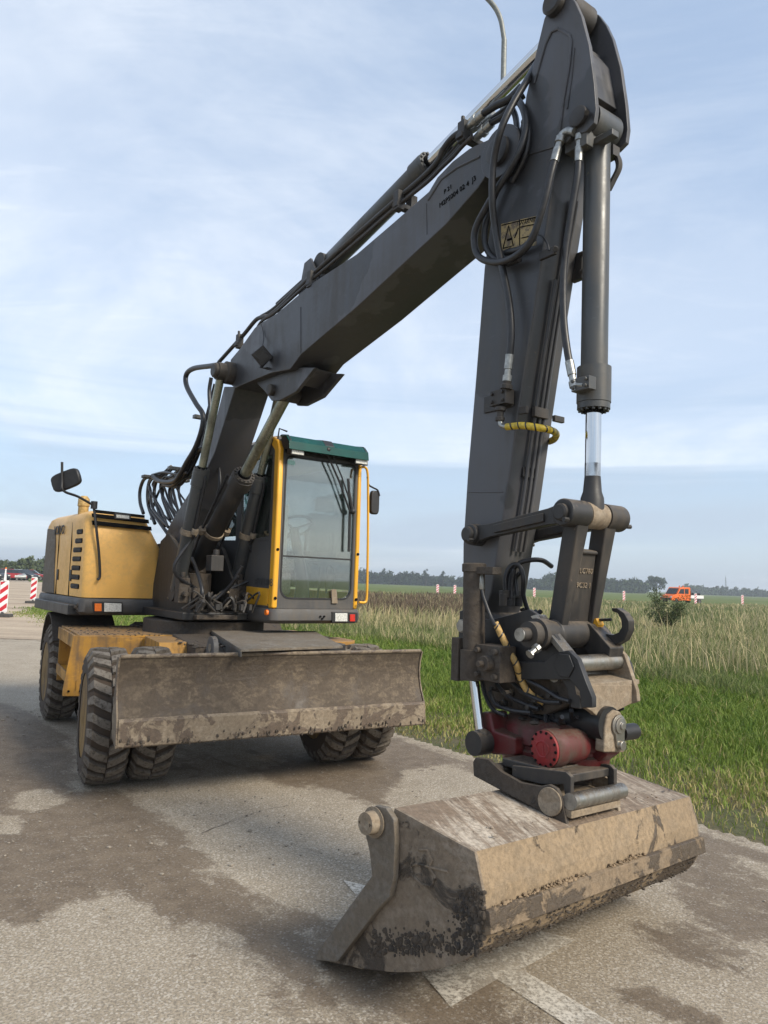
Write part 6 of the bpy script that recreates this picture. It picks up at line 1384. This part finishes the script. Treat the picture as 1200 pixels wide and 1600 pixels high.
slab_az('window_surround', [(cf-.085, 1.86), (cf-.085, cz1-.14), (cf-.125, cz1-.14), (cf-.13, 1.90), (.30, 1.875), (.20, 1.86)], lr_+.001, lr_+.028, 'bumper')
slab_az('side_window', [(.06, 1.92), (.05, cz1-.16), (cr+.1, cz1-.16), (cr+.1, 1.92)], lr_+.010, lr_+.016, 'sideglass', bevel=0)
a_t, z_t = U.px(414, 912, lr_)
text('model_lettering', 'EW160B', .095, U.w(a_t-.02, lr_-.002, z_t+.01), U.F, (0, 0, 1), M['cylp'], X, .001)
# left side (door) and rear
slab_az('cab_door', [(cf-.09, 1.27), (cf-.09, 1.42), (cr+.06, 1.42), (cr+.06, 1.27)], ll_-.03, ll_, 'cabyel')
slab_az('door_window', [(cf-.10, 1.44), (cf-.10, cz1-.1), (cr+.08, cz1-.1), (cr+.08, 1.44)], ll_-.02, ll_-.014, 'glass', bevel=0)
slab_lz('rear_window', [(lr_+.05, 1.75), (ll_-.05, 1.75), (ll_-.05, cz1-.12), (lr_+.05, cz1-.12)], cr+.02, cr+.026, 'glass', bevel=0)
slab_lz('rear_panel', [(lr_+.02, cz0), (ll_-.02, cz0), (ll_-.02, 1.75), (lr_+.02, 1.75)], cr, cr+.03, 'bumper')
# interior
m = MB(); m.box(U, -.12, .78, 1.66, .50, .48, .13); m.box(U, -.12, .78, 1.48, .4, .36, .24); st = part('operator_seat', m, 'seat', bevel=.04)
m = MB(); m.azpoly(U, [(-.34, 1.70), (-.46, 2.25), (-.36, 2.27), (-.22, 1.74)], .55, 1.01); part('seat_back', m, 'seat', st, .04)
m = MB(); m.azpoly(U, [(-.45, 2.28), (-.47, 2.45), (-.39, 2.46), (-.38, 2.29)], .66, .90); part('headrest', m, 'seat', st, .03)
for l_ in (.47, 1.02):
    m = MB(); m.box(U, .0, l_+.02, 1.78, .42, .10, .08); m.box(U, -.05, l_+.02, 1.6, .2, .09, .3); con = part('armrest_console', m, 'plastic', bevel=.02)
    m = MB(); m.tube([U.w(.17, l_+.02, 1.8), U.w(.19, l_+.02, 1.92), U.w(.18, l_+.02, 2.0)], [.02, .018, .026], 10); part('joystick', m, 'plastic', con, 0)
m = MB(); sw = U.w(.40, .77, 2.03); sn = np.array([0, 0, 1.])*.85-U.F*.5; sn /= np.linalg.norm(sn); s1 = U.L; s2 = np.cross(sn, s1); m.tube([sw+.185*(cos(t)*s1+sin(t)*s2) for t in np.linspace(0, 2*pi, 29)], .014, 8, cap=False)
for t in (pi/2, pi*1.17, pi*1.83): m.tube([sw-sn*.03, sw+.18*(cos(t)*s1+sin(t)*s2)], .012, 6)
m.sphere(sw-sn*.03, .05, 10, (1, 1, .5)); stw = part('steering_wheel', m, 'plastic', bevel=0)
m = MB(); m.tube([sw-sn*.03, U.w(.62, .77, 1.5), U.w(.62, .77, 1.3)], [.045, .06, .08], 10); part('steering_column', m, 'plastic', stw, 0)
m = MB(); m.box(U, .62, .47, 1.75, .08, .14, .55); m.box(U, cf-.16, .46, 1.95, .03, .12, .5); part('side_console', m, 'beige', bevel=.02)
m = MB(); m.tube(spline([U.w(.55, .98, 1.3), U.w(.58, .98, 1.62), U.w(.56, .94, 1.68), U.w(.56, .86, 1.68)]), .012, 6); m.tube(spline([U.w(.66, 1.08, 1.3), U.w(.68, 1.08, 1.6), U.w(.68, 1.0, 1.66), U.w(.68, 1.0, 1.4)]), .012, 6); part('pedal_lever', m, 'plastic', bevel=0)
m = MB(); m.azpoly(U, [(cr+.05, cz1-.13), (cf-.15, cz1-.13), (cf-.15, cz1-.07), (cr+.05, cz1-.07)], lr_+.03, ll_-.03); part('cab_headlining', m, 'beige', bevel=.01)
m = MB(); m.azpoly(U, [(-.55, 1.3), (-.55, 2.6), (-.62, 2.6), (-.62, 1.3)], lr_+.05, lr_+.16); m.azpoly(U, [(-.55, 1.3), (-.55, 1.7), (-.62, 1.7), (-.62, 1.3)], ll_-.3, ll_-.05); part('rear_lining', m, 'beige', bevel=.01)
# door-side grab rail and mirror
ra = cf+.05
def fr2(x, y): return U.w(ra, *cp(x, y, ra))
m = MB(); m.tube(spline([fr2(561, 745), fr2(563, 732), fr2(570, 730), fr2(574, 737), fr2(575, 760), fr2(575, 830), fr2(574, 900), fr2(573, 933), fr2(570, 941), fr2(561, 941)], 5), .012, 10); part('door_grab_rail', m, 'cabyel', bevel=0)
m = MB(); m.tube(spline([fr2(574, 745), fr2(576, 757), fr2(583, 762), fr2(590, 766), fr2(593, 775)], 5), .009, 8); ma = part('mirror_arm', m, 'plastic', bevel=0)
m = MB(); ctr = fr2(587, 785); q = [ctr+U.L*(.050*np.sign(cos(t))*abs(cos(t))**.5)+np.array([0, 0, 1])*(.115*np.sign(sin(t))*abs(sin(t))**.45) for t in np.linspace(0, 2*pi, 25)[:-1]]; m.prism(q, -U.F*.05); part('mirror_housing', m, 'plastic', ma, .015)
# yellow indicator and step at the far side
m = MB(); m.box(C, -.55, 1.02, .96, .35, .35, .03); part('left_step', m, 'mudyel', bevel=.004)
m = MB(); m.azpoly(C, [(-.2, .6), (-.2, .98), (-1.6, .98), (-1.6, .6)], .55, 1.1); part('left_tool_box', m, 'mudyel', bevel=.008)

# ================================================================== PIPES OVER THE BOOM
def pipe_run(px, l, r, mm='greyd', name='boom_pipe', k=5):
    m = MB(); m.tube(spline([U.pw(x, y, l) for x, y in px], k), r, 9); return part(name, m, mm, mb_, 0, sharp=80)
lower = [(400, 516), (410, 501), (432, 487), (488, 437), (560, 376), (625, 319), (668, 284), (690, 262), (708, 245), (722, 229), (738, 214)]
upper = [(342, 566), (360, 546), (380, 524), (400, 500), (412, 495), (428, 489), (488, 430), (560, 365), (625, 308), (662, 276), (684, 252), (692, 234), (706, 216), (722, 204), (745, 186)]
pipe_run([(x, y) for x, y in lower], -.165, .012)
pipe_run([(x-1, y-3) for x, y in lower[1:]], -.135, .012)
pipe_run([(x-2, y-6) for x, y in lower[1:]], -.10, .016)
pipe_run(upper, -.15, .017)
pipe_run([(x+5, y-3) for x, y in upper[5:]], -.06, .017)
pipe_run([(x+3, y+4) for x, y in upper[7:]], -.11, .012)
pipe_run([(x+1, y-9) for x, y in lower[2:9]], .02, .016)
pipe_run([(x+1, y-12) for x, y in lower[2:8]], .12, .016)
for x, y, n_ in ((376, 534, 1), (490, 438, 0), (627, 316, 0), (727, 208, 1)):
    m = MB(); a_, z_ = U.px(x, y, -.15); fq = Frame(U.w(a_, 0, 0)[:2], 36)
    for l_ in ((-.17, -.07) if not n_ else (-.16,)): m.box(fq, 0, l_, z_+.0, .055, .05, .12)
    m.box(fq, 0, -.08, z_-.03, .05, .24, .03); 
    if n_: m.cyl(fq.w(0, -.17, z_+.06), fq.w(0, -.17, z_+.09), .012, 6)
    part('pipe_clamp', m, 'greyd', mb_, .004)
for dl, (x, y), (x2, y2) in ((-.15, (730, 199), (756, 177)), (-.06, (738, 203), (772, 180)), (-.10, (742, 218), (768, 192))):
    pa_, pb_ = U.pw(x, y, dl), U.pw(x2, y2, dl); m = MB(); L_ = np.linalg.norm(pb_-pa_); m.pipe(pa_, pb_, [(0, .020), (L_*.4, .022), (L_*.42, .032), (L_*.62, .032), (L_*.64, .026), (L_, .026)], 10); part('pipe_fitting', m, 'fitting', mb_, 0)
hose([(756, 177), (775, 165), (795, 155), (815, 135)], [-.15, -.14, -.12, -.09], .020); hose([(770, 186), (790, 172), (806, 158), (818, 148)], [-.08, -.08, -.07, -.05], .020); hose([(768, 192), (788, 180), (800, 165)], [-.10, -.1, -.08], .018)
# ================================================================== HOSES BEHIND THE BASE BOOM
hose([(342, 570), (328, 572), (302, 576), (291, 586), (292, 604), (306, 630), (317, 648), (315, 672), (305, 700), (292, 722), (283, 738), (272, 752), (250, 752), (238, 744)], [-.2]*6+[-.18]*8, .024)
hose([(330, 590), (327, 612), (328, 650), (320, 690), (300, 722), (285, 745), (262, 756), (244, 748)], -.12, .018)
hose([(318, 700), (306, 706), (297, 722), (288, 742), (270, 758), (256, 757)], -.14, .022)
hose([(325, 660), (312, 705), (300, 732), (285, 755), (272, 762)], -.08, .014)
ends = [((240, 745), (226, 748), (219, 765), (219, 785), (224, 802)), ((250, 747), (236, 748), (231, 765), (232, 790), (242, 818)), ((262, 748), (246, 750), (241, 770), (247, 795), (258, 822)), ((270, 752), (258, 755), (254, 775), (262, 800), (266, 812)), ((280, 752), (268, 758), (268, 778), (276, 792)), ((290, 750), (280, 760), (280, 775), (284, 788))]
for i, e in enumerate(ends): hose(list(e), [-.10+.05*i]*len(e), .019 if i < 4 else .015)
hose([(240, 770), (232, 790), (246, 812), (262, 835)], -.05, .015); hose([(262, 750), (250, 765), (240, 790), (236, 812)], .02, .013)
hose([(238, 742), (256, 738), (275, 741), (292, 738)], -.16, .013)
for x, y, w_ in ((312, 652, .16), (280, 733, .26)):
    m = MB(); a_, z_ = U.px(x, y, -.12); fq = Frame(U.w(a_, 0, 0)[:2], 36); m.box(fq, 0, -.10, z_, .06, w_, .035); part('hose_clamp', m, 'cylp', bevel=.004)
m = MB(); a_, z_ = U.px(245, 745, -.10); fq = Frame(U.w(a_, 0, 0)[:2], 36); m.box(fq, .0, 0.0, z_-.01, .10, .50, .03); part('hose_rail', m, 'plastic', bevel=.004)
# extra loops thickening the bundle
for i in range(11):
    x0_ = 236+i*5.2+rng.normal(0, 2); y0_ = 746+rng.normal(0, 2.5); dx_ = rng.uniform(10, 17); dr = rng.uniform(30, 58)
    l_ = rng.uniform(-.16, .16); hose([(x0_+26, y0_-14), (x0_+10, y0_), (x0_, y0_), (x0_-dx_*.7, y0_+12), (x0_-dx_*.5, y0_+dr*.6), (x0_+rng.uniform(-4, 14), y0_+dr+12), (x0_+22, y0_+dr+40)], l_, rng.uniform(.009, .016))
for i in range(6):
    o_ = rng.normal(0, 4); hose([(335+o_*.3, 600+i*9), (322+o_, 650+i*4), (306+o_, 700), (286+o_, 735+i*2), (268+o_, 752+i*2)], rng.uniform(-.14, .1), rng.uniform(.009, .015))
# corrugated conduit on the front of the base boom, hoses down to the deck
hose([(336, 715), (342, 730), (344, 755), (340, 775)], -.05, .016)
hose([(300, 872), (312, 905), (316, 930), (306, 945)], -.18, .017); hose([(378, 885), (360, 915), (335, 938), (312, 948)], [.16, .1, .0, -.1], .018); hose([(372, 900), (350, 925), (330, 942)], [.12, .05, -.05], .013)
m = MB()
for i in range(16):
    l_ = rng.uniform(-.28, .28); a_ = rng.uniform(.45, .75); m.tube(spline([U.w(a_, l_, 1.22), U.w(a_+rng.normal(0, .05), l_+rng.normal(0, .08), 1.30+rng.uniform(0, .1)), U.w(a_-rng.uniform(.1, .3), l_+rng.normal(0, .12), 1.24)], 4), rng.uniform(.008, .016), 6)
    m.cyl(U.w(a_, l_*.9, 1.24), U.w(a_, l_*.9, 1.29), .022, 6)
o = part('deck_hoses', m, 'greyd', bevel=0); o['kind'] = 'stuff'
hose([(262, 935), (270, 930), (290, 928), (320, 940), (350, 925), (366, 930)], [-.25, -.2, -.1, 0, .1, .2], .011, 'bracket', 'steel_line')
# swivel block
m = MB(); m.lzpoly(U, [(-.30, 1.24), (.28, 1.24), (.28, 1.95), (-.30, 1.80)], -.62, -.66); part('bulkhead', m, 'muddark')
m = MB(); m.azpoly(U, [(-.68, 1.22), (-.68, 1.75), (-2.1, 1.80), (-2.1, 1.22)], -.34, .28); m.azpoly(U, [(-.80, 1.22), (-.80, 1.65), (-2.2, 1.65), (-2.2, 1.22)], .3, 1.15); part('rear_housing', m, 'greyd', bevel=.02)
